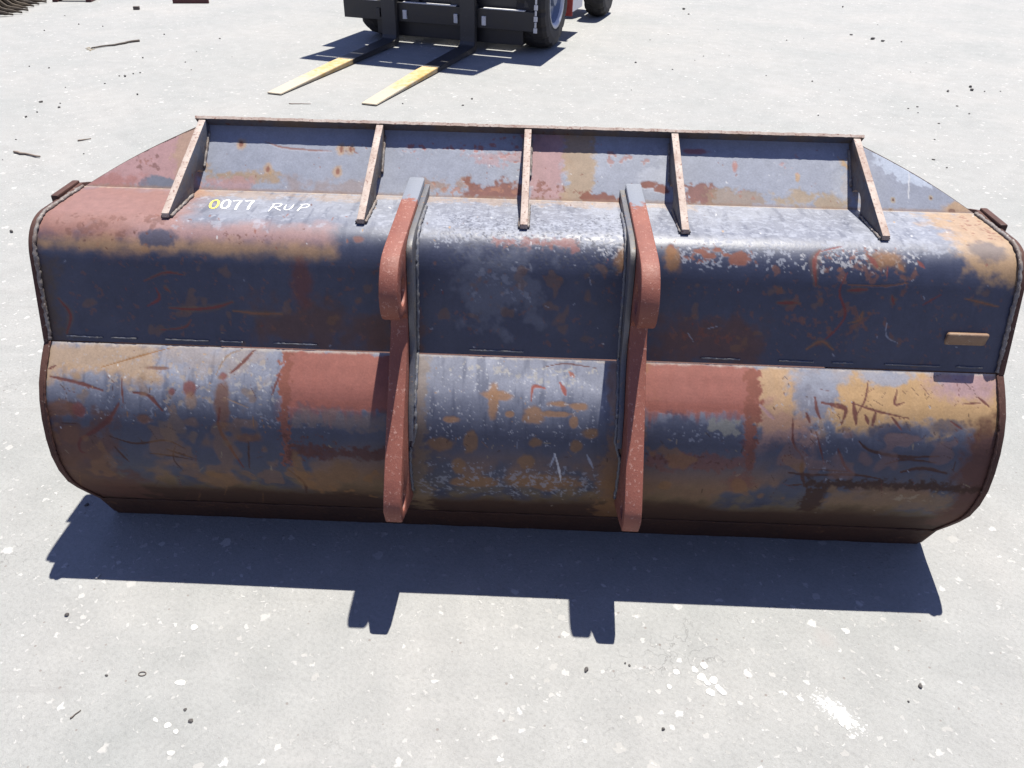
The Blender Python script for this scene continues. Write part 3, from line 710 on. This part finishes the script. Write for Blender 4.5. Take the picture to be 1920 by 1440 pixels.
# ---- weld beads
def bead(name, pts, rad, mat, parent, step=.007):
    P = np.array(pts, float); L = np.r_[0, np.cumsum(np.linalg.norm(np.diff(P, axis=0), axis=1))]
    s = np.arange(0, L[-1], step); Q = np.c_[[np.interp(s, L, P[:, k]) for k in range(3)]].T
    bm = bmesh.new()
    tube(bm, [tuple(q+(np.array([random.gauss(0, 1) for _ in range(3)])*rad*.13)) for q in Q], [rad*random.uniform(.75, 1.2) for _ in Q], 6)
    return obj(name, finish(bm, name, True), parent, mat)
for gx in (-.953, -.4295, .004, .4295, .953):
    for s_ in (-1, 1):
        bead('weld_bead', [(gx+s_*.0115, g_tip[0], .9795), (gx+s_*.0115, .292, .979)], .0046, M['weld'], bucket)
        a, b_ = pj(P_SPILL[1], P_SPILL[0], .34), pj(P_SPILL[1], P_SPILL[0], .93)
        bead('weld_bead', [(gx+s_*.0115, a[0]-.003, a[1]+.002), (gx+s_*.0115, b_[0]-.003, b_[1]+.002)], .0046, M['weld'], bucket)
# broken bead along the seam of the back sheet
x = -1.24
while x < 1.24:
    ln = min(random.uniform(.05, .16), 1.25-x)
    if not (.25 < abs(x) < .38 or .25 < abs(x+ln) < .38):
        bead('weld_bead', [(x, -.0200, .6815), (x+ln, -.0200, .681)], .0026, M['weldblue'], bucket)
    x += ln+random.uniform(.02, .14)

# ---- side plates: rim a little proud of the sheets, front edge sloping down to the cutting edge
side_prof = [(y-.003, z+.002) for y, z in P_LOW[::4]][::-1]
back = [(y-.004, z+.003) for y, z in P_UP]
rim = [(0.0, .004)] + [(-.044, .100)] + side_prof[1:] + [(-.032, .668)] + back[::-1][1:-1] + [(.345, .982), (.40, .965), (.62, .70), (1.02, .10), (1.05, .004)]
for s_ in (-1, 1):
    plate('side_plate', [rim], s_*1.2885, s_*1.303, None, bucket, .002, [M['rim'], M['rim']])
    box('side_lug', (s_*1.308, .285, .972), (.020, .125, .034), M['rim'], bucket, bev=.004)
    pts = [(s_*1.286, y-.004, z+.003) for y, z in P_UP[::-1]]
    bead('weld_bead', pts, .0055, M['weld'], bucket)
    pts = [(s_*1.286, y-.003, z+.002) for y, z in P_LOW]
    bead('weld_bead', pts, .0035, M['rim'], bucket)

# ---- heel, floor and cutting edge
def slab(name, prof, mat, x0=-HW, x1=HW, nseg=60, jit=.0):
    bm = bmesh.new(); rows = []
    for i in range(nseg+1):
        x = x0+(x1-x0)*i/nseg
        rows.append([bm.verts.new((x, y+(random.random()-.5)*jit, z+(random.random()-.5)*jit*.5)) for y, z in prof])
    n = len(prof)
    for i in range(nseg):
        for k in range(n): bm.faces.new((rows[i][k], rows[i+1][k], rows[i+1][(k+1) % n], rows[i][(k+1) % n]))
    bm.faces.new(rows[0]); bm.faces.new(rows[-1][::-1])
    return obj(name, finish(bm, name), bucket, mat)
slab('heel_plate', [(-.0530, .108), (-.005, .002), (.02, .002), (.02, .022), (-.036, .115)], M['heel'], jit=.0025)
slab('floor_plate', [(.0205, .003), (.86, .003), (.86, .022), (.0205, .022)], M['inner'])
slab('cutting_edge', [(.8605, .002), (1.10, .002), (1.10, .008), (1.05, .030), (.8605, .030)], M['rim'])
bead('weld_bead', [(-1.28, -.052, .110), (1.28, -.052, .110)], .005, M['heel'], bucket, .012)

# ---- small welded tab on the back sheet
q0, q1 = up.xs(1774, 622), up.xs(1846, 648)
def up_pt(s): return np.interp(s, up.s, up.P[:, 0]), np.interp(s, up.s, up.P[:, 1])
yy, zz = up_pt((q0[1]+q1[1])/2)
bm = bmesh.new(); bbox(bm, Vector(((q0[0]+q1[0])/2, yy-.003, zz)), (abs(q1[0]-q0[0]), .013, .040), Matrix.Rotation(.2, 4, 'X'), .007)
obj('lug_tab', finish(bm, 'lug_tab', True), bucket, M['tab'])['label'] = 'small tan welded tab'

# ---- coupler brackets: thick red bar with a nose above and an eared foot below, on a thin grey web
nose = [(-.050, .993), (-.098, .984), (-.134, .959), (-.156, .923), (-.162, .886), (-.153, .853), (-.132, .832), (-.102, .826)]
barout = [(.385, 1.014), (.345, 1.012), (.20, 1.006), (.06, .999)] + smooth_path(nose, 8) + [(-.066, .815), (-.040, .785), (-.050, .755), (-.105, .68), (-.168, .602), (-.232, .520), (-.288, .445), (-.322, .394), (-.333, .362), (-.318, .318), (-.25, .288), (-.145, .250), (-.10, .262), (-.12, .40), (-.09, .55), (.02, .67), (.06, .85), (.07, .96), (.345, .970)]
webout = [(.385, .998), (.345, .998), (.20, .994)] + smooth_path([(.06, .990), (.000, .974), (-.020, .935), (-.030, .86), (-.040, .78), (-.054, .70), (-.084, .635), (-.130, .56)], 4) + [(-.160, .47), (-.10, .47), (-.09, .55), (.02, .67), (.06, .85), (.07, .96), (.345, .970)]
def bracket(s_):
    o = plate('coupler_bracket', [barout, circ(-.080, .885, .036), circ(-.272, .355, .027, 18)], s_*.2910, s_*.3380, None, bucket, .005, [M['redbar'], M['redbar']])
    o['label'] = 'thick red coupler bracket with hooked nose and pin holes'
    plate('web_plate', [webout], s_*.2900, s_*.2755, M['web'], o, .002)
    pts = [(s_*.2725, y, z+.003) for y, z in P_UP[1:]] + [(s_*.2725, y-.003, z) for y, z in P_LOW if z > .48] + [(s_*.2885, y-.003, z) for y, z in P_LOW if .28 < z < .44]
    bead('weld_bead', pts, .0052, M['weldblue'], o)
    return o
for s_ in (-1, 1): bracket(s_)

# ---- stock number and initials brushed on the top sheet
ZR = .9775
def ribbon(bm, pts, wpx, z):
    P = [Vector(on_z(u, v, z)) for u, v in smooth_path(pts, 5)]
    def lay(p):
        i = np.abs(up.P[:, 0][:, None][:90, 0]-p.y).argmin(); j = np.abs(up.x-p.x).argmin()
        return Vector((p.x, p.y, up.V[i, j, 2]+.0009))
    n = len(P); L, R_ = [], []
    for i, p in enumerate(P):
        d = (P[min(i+1, n-1)]-P[max(i-1, 0)]).normalized(); s = Vector((-d.y, d.x, 0))
        wd = wpx*.0016/2*random.uniform(.85, 1.15)*(0.7 if i in (0, n-1) else 1)
        L.append(bm.verts.new(lay(p+s*wd))); R_.append(bm.verts.new(lay(p-s*wd)))
    for i in range(n-1): bm.faces.new((L[i], R_[i], R_[i+1], L[i+1]))
def marks(name, strokes, wpx, mat, z, label):
    bm = bmesh.new()
    for s in strokes: ribbon(bm, s, wpx, z)
    o = obj(name, finish(bm, name), bucket, mat); o['label'] = label
def zero(u): return [(u+9, 374), (u+3, 377), (u-1, 384), (u, 389), (u+6, 390), (u+12, 386), (u+15, 378), (u+12, 374), (u+7, 374.5)]
def seven(u): return [[(u, 375.5), (u+8, 375), (u+16, 375)], [(u+16, 375), (u+9, 383), (u+4, 393)]]
marks('stock_number', [zero(416)] + seven(437) + seven(460), 3.6, M['white'], ZR, 'white brushed digits of 0077')
marks('stock_digit', [zero(395)], 3.6, M['yellow'], ZR, 'yellowish first digit of 0077')
marks('initials', [[(515, 381), (509, 389), (503, 396)], [(510, 382), (521, 380.5), (528, 382), (523, 386.5), (512, 388)], [(515, 388), (521, 392), (526, 394)],
                   [(537, 383), (533, 390), (537, 393), (545, 390), (551, 383)], [(568, 382), (562, 390), (557, 395)], [(563, 383), (574, 381.5), (580, 383.5), (574, 388), (562, 389.5)]], 1.8, M['white'], ZR, 'thin white hand-written letters RUP')

# ------------------------------------------------------------------ forklift parked behind
M['black'] = plain('black_machine_paint', (.012, .012, .015), 0.45, 0.5, 12)
M['fork'] = plain('fork_steel', (.028, .027, .027), 0.55, 0.5, 18)
M['tyre'] = plain('tyre_rubber', (.022, .020, .020), 0.85, 0.45, 30)
M['rim_s'] = plain('silver_rim', (.30, .32, .37), 0.4, 0.25, 12, 0.3)
M['rim_b'] = plain('blue_grey_rim_dish', (.11, .14, .21), 0.45, 0.25, 12, 0.2)
M['steelbar'] = plain('worn_steel_and_lit_edge', (.50, .50, .50), 0.5, 0.4, 30, 0.0)
M['greybox'] = plain('white_step_paint', (.45, .45, .47), 0.5, 0.25, 15)
M['redtrim'] = plain('red_trim', (.35, .05, .04), 0.5, 0.3, 20)
M['yellowbody'] = plain('yellow_body_paint', (.55, .33, .04), 0.4, 0.25, 6)
M['seat'] = plain('black_vinyl', (.02, .02, .02), 0.5, 0.3, 25)
M['cyl'] = plain('hydraulic_rod', (.5, .5, .52), 0.2, 0.15, 30, 0.9)
def fork_mat():
    mt, nt, b = new_mat('fork_blade_worn'); co = coords(nt)
    sx = N(nt, 'ShaderNodeSeparateXYZ'); nt.links.new(co, sx.inputs[0])
    n = noise(nt, co, 14, 6, 0.7); f = noise(nt, co, 60, 5, 0.7)
    yel = mix(nt, ramp(nt, n, [(0.40, 0.0), (0.62, 1.0)]), (.34, .215, .06), (.38, .29, .17))
    pale = mix(nt, ramp(nt, f, [(0.45, 0.0), (0.6, 1.0)]), (.36, .31, .225), (.29, .25, .20))
    c = mix(nt, ramp(nt, math_(nt, 'ADD', math_(nt, 'MULTIPLY', sx.outputs[1], -0.42), math_(nt, 'MULTIPLY', math_(nt, 'SUBTRACT', n, 0.5), 0.5)), [(0.60, 0.0), (0.80, 1.0)]), yel, pale)
    c = mix(nt, ramp(nt, f, [(0.66, 0.0), (0.70, 0.8)]), c, (.16, .12, .10))
    edge = math_(nt, 'GREATER_THAN', math_(nt, 'ADD', sx.outputs[1], math_(nt, 'MULTIPLY', math_(nt, 'SUBTRACT', f, 0.5), 0.06)), -1.02)
    c = mix(nt, edge, c, mix(nt, ramp(nt, f, [(0.62, 0.0), (0.68, 1.0)]), (.028, .027, .027), (.10, .09, .085)))
    nt.links.new(c, b.inputs['Base Color']); b.inputs['Roughness'].default_value = 0.55
    bump(nt, b, f, 0.2, 0.003)
    return mt
M['blade'] = fork_mat()

TH = math.radians(16.3)
FL = empty('forklift', (-.806, 7.187, 0), -TH)
tag(FL, 'black forklift with yellow-tipped forks lowered to the concrete behind the bucket', 'forklift')
CX = -.235
def fork(x0, x1):
    """L-shaped fork: tapered blade on the ground and upright shank."""
    prof = [(-2.33, .006), (-2.33, .016), (-1.2, .050), (-.06, .064), (-.02, .075), (-.004, .11), (.0, .16), (.0, .95), (.065, .95), (.065, .05), (.045, .012), (0, .006)]
    bm = bmesh.new(); n = len(prof); xm = (x0+x1)/2
    vs = []
    for x in (x0, x1):
        vs.append([bm.verts.new((xm+(x-xm)*(.84 if y < -2.2 else 1.0), y, z)) for y, z in prof])
    bm.faces.new(vs[0]); bm.faces.new(vs[1][::-1])
    for k in range(n): bm.faces.new((vs[0][k], vs[0][(k+1) % n], vs[1][(k+1) % n], vs[1][k]))
    bmesh.ops.recalc_face_normals(bm, faces=bm.faces)
    es = [e for e in bm.edges if e.calc_face_angle(0) > .6]
    bmesh.ops.bevel(bm, geom=es, offset=.004, segments=2, affect='EDGES', clamp_overlap=True)
    return obj('fork', finish(bm, 'fork'), FL, M['blade'])
f1 = fork(-.955, -.785); f2 = fork(-.030, .140)
for fx in (-.87, .055):
    box('fork_hook', (fx, .105, .43), (.15, .075, .08), M['fork'], FL)
    box('fork_hook', (fx, .105, .80), (.15, .075, .08), M['fork'], FL)
# carriage
lowbar = box('carriage_bar', (-.33, .097, .335), (2.24, .05, .19), M['black'], FL)
box('lit_edge_strip', (-1.21, .092, .435), (.36, .050, .010), M['steelbar'], FL, bev=.001); box('lit_edge_strip', (-.41, .092, .435), (.62, .050, .010), M['steelbar'], FL, bev=.001); box('lit_edge_strip', (.44, .092, .435), (.46, .050, .010), M['steelbar'], FL, bev=.001)  # sunlit top edge of the carriage bar, painted as bright strips
box('carriage_bar', (-.33, .12, .90), (2.24, .06, .15), M['black'], FL)
for x in (-1.42, -.60, -.12, .70):
    box('carriage_post', (x, .14, .62), (.10, .05, .42), M['black'], FL)
# side shift plates and stops
for x in (-1.02, -.70, -.10, .22):
    box('fork_stop', (x, .066, .315), (.045, .03, .09), M['steelbar'] if x > -.9 else M['fork'], FL, bev=.004)
box('mounting_plate', (CX, .20, .36), (1.72, .06, .56), M['black'], FL)
# unseen load backrest: slotted plates, stretched tall to shape the ground shadow
for z0, z1 in ((1.00, 1.60), (1.66, 2.10), (2.16, 2.90), (3.05, 3.62)):
    box('backrest_plate', (-.33, .13, (z0+z1)/2), (1.92, .03, z1-z0), M['black'], FL, bev=.003)
for x in (-1.27, -.33, .61): box('backrest_post', (x, .165, 2.30), (.06, .03, 2.64), M['black'], FL, bev=.003)
# mast
for s_ in (-1, 1):
    for off, y0, h in ((.42, .34, 3.60), (.33, .28, 3.45)):
        bm = bmesh.new(); x = CX+s_*off
        bbox(bm, Vector((x, y0, .12+h/2)), (.022, .16, h), None, .003)
        bbox(bm, Vector((x-s_*.035, y0-.078, .12+h/2)), (.07, .022, h), None, .003); bbox(bm, Vector((x-s_*.035, y0+.078, .12+h/2)), (.07, .022, h), None, .003)
        obj('mast_rail', finish(bm, 'mast_rail'), FL, M['black'])
    bm = bmesh.new(); tube(bm, [(CX+s_*.24, .36, .25), (CX+s_*.24, .36, 2.0)], .055, 14); obj('lift_cylinder', finish(bm, 'lift_cylinder', False), FL, M['black'])
    bm = bmesh.new(); tube(bm, [(CX+s_*.24, .36, 2.0), (CX+s_*.24, .36, 3.40)], .032, 12); obj('cylinder_rod', finish(bm, 'cylinder_rod'), FL, M['cyl'])
for z in (.35, 1.6, 3.55): box('mast_crosspiece', (CX, .405, z), (.82, .03, .14), M['black'], FL)
# hanging chain strip at the right end of the carriage
bm = bmesh.new()
for k in range(11):
    z = .26+k*.055
    bbox(bm, Vector((.800, .045, z)), (.020 if k % 2 else .040, .014 if k % 2 else .010, .050), None, .003)
obj('chain', finish(bm, 'chain'), FL, M['steelbar'])
# wheels
def wheel(x_out, a, r, wd, rr, side, flip=1):
    w0, w1 = (x_out-wd, x_out) if side > 0 else (x_out, x_out+wd)
    e = .035
    prof = [(w0+.03, rr), (w0+.004, rr+.03), (w0, r*.78), (w0+.012, r-e), (w0+.05, r-.008), (w0+wd*.33, r), (w0+wd*.5, r+.003), (w0+wd*.67, r), (w1-.05, r-.008), (w1-.012, r-e), (w1, r*.78), (w1-.004, rr+.03), (w1-.03, rr)]
    bm = bmesh.new()
    def mod(j, k, q):
        if 3 <= j <= 5: return q-(.022 if (k+0) % 4 == 0 else 0)
        if 7 <= j <= 9: return q-(.022 if (k+2) % 4 == 0 else 0)
        return q
    lathe(bm, prof, 72, c=(0, a, r), mod=mod)
    t = obj('tyre', finish(bm, 'tyre'), FL, M['tyre'])
    bm = bmesh.new(); o = w1 if side > 0 else w0; sg = side
    lathe(bm, [(w0+.03 if side > 0 else w1-.03, rr+.004), (o-sg*.018, rr+.004), (o-sg*.006, rr+.012), (o-sg*.004, rr-.004), (o-sg*.02, rr-.03), (o-sg*.035, rr-.045)], 48, c=(0, a, r))
    obj('rim', finish(bm, 'rim', True), t, M['rim_s'])
    bm = bmesh.new(); lathe(bm, [(o-sg*.034, rr-.044), (o-sg*.09, rr-.075), (o-sg*.11, rr*.5), (o-sg*.075, rr*.46), (o-sg*.065, rr*.28), (o-sg*.03, rr*.25), (o-sg*.028, .002)], 40, c=(0, a, r))
    for k in range(8):
        q = 2*math.pi*k/8; bbox(bm, Vector((o-sg*.082, a+rr*.40*math.cos(q), r+rr*.40*math.sin(q))), (.03, .03, .03), None, .004)
    obj('wheel_disc', finish(bm, 'wheel_disc'), t, M['rim_b'])
wheel(.88, .61, .50, .34, .29, 1); wheel(2*CX-.88, .61, .50, .34, .29, -1)
wheel(.97, 2.88, .45, .28, .23, 1); wheel(2*CX-.97, 2.88, .45, .28, .23, -1)
bm = bmesh.new(); tube(bm, [(CX-.9, .61, .5), (CX+.9, .61, .5)], .13, 16); obj('axle', finish(bm, 'axle'), FL, M['black'])
bm = bmesh.new(); tube(bm, [(CX-.95, 2.88, .44), (CX+.95, 2.88, .44)], .09, 16); obj('axle', finish(bm, 'axle'), FL, M['black'])
# chassis
box('chassis', (CX, 1.55, .62), (1.5, 2.1, .46), M['black'], FL, bev=.02)
box('fender', (CX-1.06, .48, 1.06), (.40, 1.0, .05), M['black'], FL, bev=.01); box('fender', (CX+1.06, .48, 1.06), (.40, 1.0, .05), M['black'], FL, bev=.01)
st = box('step', (.72, 1.42, .37), (.34, .56, .19), M['greybox'], FL, bev=.008); box('step_trim', (.735, 1.128, .36), (.36, .014, .22), M['redtrim'], st, bev=.002)
box('step', (2*CX-.72, 1.42, .37), (.34, .56, .19), M['greybox'], FL, bev=.008)
box('engine_hood', (CX, 2.05, 1.10), (1.2, 1.25, .52), M['yellowbody'], FL, bev=.05)
# counterweight with rounded tail
bm = bmesh.new(); bbox(bm, Vector((CX, 3.12, .92)), (1.8, .62, 1.05), None, .14); obj('counterweight', finish(bm, 'counterweight'), FL, M['yellowbody'])
box('seat_base', (CX, 1.75, 1.42), (.52, .50, .12), M['seat'], FL, bev=.03); box('seat_back', (CX, 2.02, 1.74), (.50, .11, .56), M['seat'], FL, bev=.04)
box('dashboard', (CX, .98, 1.25), (1.0, .16, .48), M['black'], FL, bev=.03)
bm = bmesh.new(); tube(bm, [(CX-.15, 1.05, 1.40), (CX-.15, 1.22, 1.62)], .02, 8)
ringp = [(CX-.15+.17*math.cos(q), 1.23+.17*math.sin(q)*.78, 1.63-.17*math.sin(q)*.5) for q in np.linspace(0, 2*math.pi, 25)]
tube(bm, ringp, .014, 8, False); obj('steering_wheel', finish(bm, 'steering_wheel'), FL, M['seat'])
for s_ in (-1, 1):
    bm = bmesh.new(); bar_between(bm, (CX+s_*.62, .90, 1.0), (CX+s_*.55, 1.12, 2.30), .06, .06, .006); obj('guard_post', finish(bm, 'guard_post'), FL, M['black'])
    bm = bmesh.new(); bar_between(bm, (CX+s_*.62, 2.60, 1.30), (CX+s_*.55, 2.35, 2.30), .06, .06, .006); obj('guard_post', finish(bm, 'guard_post'), FL, M['black'])
for y in np.linspace(1.12, 2.35, 8): box('guard_bar', (CX, y, 2.325), (1.16, .045, .05), M['black'], FL, bev=.006)
for s_ in (-1, 1): box('guard_rail', (CX+s_*.56, 1.735, 2.331), (.05, 1.30, .05), M['black'], FL, bev=.006)

# ------------------------------------------------------------------ litter on the concrete
M['wood'] = plain('weathered_wood', (.16, .125, .10), 0.85, 0.5, 40)
M['bark'] = plain('dark_stick', (.085, .07, .06), 0.9, 0.5, 60)
M['straw'] = plain('straw', (.28, .22, .13), 0.85, 0.4, 60)
M['redwood'] = plain('red_painted_board', (.07, .018, .016), 0.7, 0.4, 30)
M['stone'] = plain('dark_pebble', (.055, .05, .048), 0.85, 0.5, 80)
M['whitestone'] = plain('pale_pebble', (.38, .375, .36), 0.85, 0.2, 60)
def stick(name, p0, p1, rad, mat, label, cat, bends=2, group=None):
    a, b = Vector(on_z(*p0)), Vector(on_z(*p1)); n = 6+bends
    d = b-a; side = Vector((-d.y, d.x, 0)).normalized()
    c = (a+b)/2; pts = []; rads = []
    for i in range(n):
        t = i/(n-1); j = random.gauss(0, d.length*.02)*(0 if i in (0, n-1) else 1)
        pts.append(a+d*t+side*j+Vector((0, 0, rad*random.uniform(.85, 1.05)))); rads.append(rad*(1.0-.45*t)*random.uniform(.85, 1.1))
    bm = bmesh.new(); tube(bm, [p-c for p in pts], rads, 7)
    o = obj(name, finish(bm, name, True), None, mat); o.location = (c.x, c.y, 0)
    return tag(o, label, cat, group)
def pebble(px, py, r, mat, label, group, name='pebble', flat=.6):
    q = on_z(px, py); bm = bmesh.new(); bmesh.ops.create_icosphere(bm, subdivisions=2, radius=1.0)
    sx_, sy_ = random.uniform(.8, 1.3), random.uniform(.7, 1.0)
    ph = [random.uniform(0, 6) for _ in range(3)]
    for v in bm.verts:
        k = 1+.16*math.sin(3.1*v.co.x+ph[0])+.13*math.sin(3.7*v.co.y+ph[1])+.12*math.sin(4.3*v.co.z+ph[2])
        v.co = Vector((v.co.x*sx_*r*k, v.co.y*sy_*r*k, v.co.z*flat*r*k))
    zmin = min(v.co.z for v in bm.verts)
    for v in bm.verts: v.co.z -= zmin+.15*r*flat
    o = obj(name, finish(bm, name), None, mat); o.location = (q[0], q[1], 0); o.rotation_euler = (0, 0, random.uniform(0, 6))
    return tag(o, label, 'pebble', group)
stick('stick', (27, 287), (76, 296), .010, M['wood'], 'short grey stick with forked end beside the rusty left corner of bucket', 'stick')
stick('stick', (262, 78), (172, 92), .013, M['bark'], 'long dark stick with straw at one end on open concrete', 'stick', 4)
for k in range(9):
    u, v = 168+random.uniform(-6, 14), 92+random.uniform(-4, 4)
    o = stick('straw', (u, v), (u+random.uniform(-14, 10), v+random.uniform(-4, 4)), .0035, M['straw'], 'pale straw stem at the end of the long dark stick', 'straw', 1, 'straw stems by the long stick')
stick('stick', (146, 265), (171, 261), .006, M['wood'], 'thin grey splinter lying alone on bare concrete', 'splinter')
stick('stick', (542, 195), (583, 195.5), .004, M['wood'], 'straight thin splinter just in front of the fork tips', 'splinter')
stick('stick', (132, 1348), (152, 1332), .0022, M['bark'], 'tiny dark twig on concrete before the bucket', 'twig')
stick('stick', (181, 1086), (188, 1078), .0035, M['whitestone'], 'tiny pale wood chip beside the edge of the bucket shadow', 'wood chip')

# wire ring
q = on_z(267, 1264); bm = bmesh.new()
tube(bm, [(.008*math.cos(t)*1.2, .006*math.sin(t), .0018) for t in np.linspace(0, 2*math.pi, 17)], .0013, 6, False)
o = obj('wire_ring', finish(bm, 'wire_ring', True), None, M['bark']); o.location = (q[0], q[1], 0); tag(o, 'small dark wire ring lying on concrete', 'ring')
PB = [(77, 192, .016), (111, 202, .015), (49, 220, .014), (70, 211, .010), (258, 178, .013), (235, 144, .018), (224, 143, .011), (263, 137, .012), (250, 139, .010), (885, 186, .016), (868, 198, .014), (755, 195, .010), (92, 128, .012), (148, 46, .02), (193, 50, .018), (308, 65, .02), (412, 73, .02), (268, 109, .013),
      (1475, 76, .02), (1596, 66, .03), (1636, 74, .05), (1655, 78, .035), (1690, 79, .02), (1777, 172, .022), (1819, 164, .02), (1821, 170, .022), (1523, 153, .014), (1282, 18, .04), (1291, 27, .03), (1192, 118, .015), (1580, 14, .03), (1846, 172, .01), (1720, 201, .010), (1760, 232, .012), (1721, 212, .009), (1817, 214, .010), (1534, 217, .010), (1703, 204, .009), (1750, 300, .012), (1775, 315, .009), (1752, 262, .010),
      (1099, 1257, .0062), (358, 1352, .0055), (126, 1154, .007), (347, 1331, .004), (1725, 1287, .006), (1243, 1368, .0055), (163, 948, .006), (200, 1267, .004), (1172, 1244, .003), (1180, 1248, .0035), (1703, 1316, .0035), (30, 262, .009), (5, 300, .006), (22, 436, .012), (157, 289, .007)]
for u, v, r in PB:
    pebble(u, v, r*(.5 if v < 100 else .75 if v < 400 else 1), M['stone'], *(('dark pebble scattered on the open concrete beyond the bucket', 'dark pebbles beyond the bucket') if v < 500 else ('tiny dark pebble on the concrete in front of the bucket back', 'dark pebbles before the bucket')))
for k in range(44):
    u, v = random.uniform(40, 1880), random.uniform(20, 205)
    if 480 < u < 1160: continue
    pebble(u, v, random.uniform(.004, .009), M['stone'], 'dark pebble scattered on the open concrete beyond the bucket', 'dark pebbles beyond the bucket')
WP = [(1315, 1270), (1325, 1280), (1338, 1275), (1345, 1288), (1332, 1298), (1353, 1296), (1320, 1248), (1302, 1256), (1268, 1260), (1255, 1288), (1560, 1320), (1572, 1340), (1582, 1350), (1590, 1362), (1565, 1330), (1578, 1358), (315, 1360), (330, 1372), (320, 1412), (338, 1280), (292, 1350), (364, 1176), (1500, 1310)]
for u, v in WP:
    pebble(u, v, random.uniform(.006, .011), M['whitestone'], 'pale stone chip worn into the concrete before the bucket', 'pale stone chips', 'stone_chip', .12)
def board(name, u0, u1, v, wd, th, mat, label, cat):
    a, b = Vector(on_z(u0, v)), Vector(on_z(u1, v)); d = b-a; c = (a+b)/2
    bm = bmesh.new(); bbox(bm, Vector((0, 0, th/2)), (d.length, wd, th), None, .003)
    o = obj(name, finish(bm, name), None, mat); o.location = c; o.rotation_euler = (0, 0, math.atan2(d.y, d.x))
    return tag(o, label, cat)
board('board', 325, 392, 6, .05, .05, M['redwood'], 'long thin dark red board lying flat on far concrete', 'board')
board('wood_block', 251, 262, 18, .05, .04, M['bark'], 'small dark block of wood beside the long red board', 'block')
# broken pallet corner at the far left
pr = empty('pallet', on_z(135, 4)); tag(pr, 'faded red wooden pallet piece lying beyond the tined rake', 'pallet'); pr.rotation_euler = (0, 0, .12)
for k in range(4): box('plank', (0, .10+k*.16, .075), (.52, .10, .02), M['redwood'] if k != 1 else M['wood'], pr, bev=.002)
for x in (-.22, .22): box('runner', (x, .34, .033), (.07, .68, .062), M['redwood'], pr, bev=.003)
# tined rake at the far left corner
M['rake'] = worn_metal('rake_rust', (.03, .022, .018), (.07, .05, .03), (.12, .1, .07), 6, 30, .75, .6)
rk = empty('tined_rake', on_z(12, 14)); tag(rk, 'dark rusty attachment with a row of tines at the edge of the yard', 'rake'); rk.rotation_euler = (0, 0, .18)
bm = bmesh.new(); tube(bm, [(-.16, -.72, .23), (-.16, 1.6, .23)], .22, 20); obj('drum', finish(bm, 'drum', False), rk, M['rake'])
for k in range(14):
    y = -.70+k*.165; bm = bmesh.new()
    tube(bm, smooth_path([(-.10, y, .30), (.05, y, .16), (.16, y, .06), (.34+random.uniform(-.05, .06), y+.02, .02)], 4), [.030]*8+[.024]*3+[.012]*2, 7)
    obj('tine', finish(bm, 'tine'), rk, M['rake'])
for y in (-.5, .4, 1.3): box('frame_rib', (-.36, y, .34), (.34, .04, .30), M['rake'], rk)
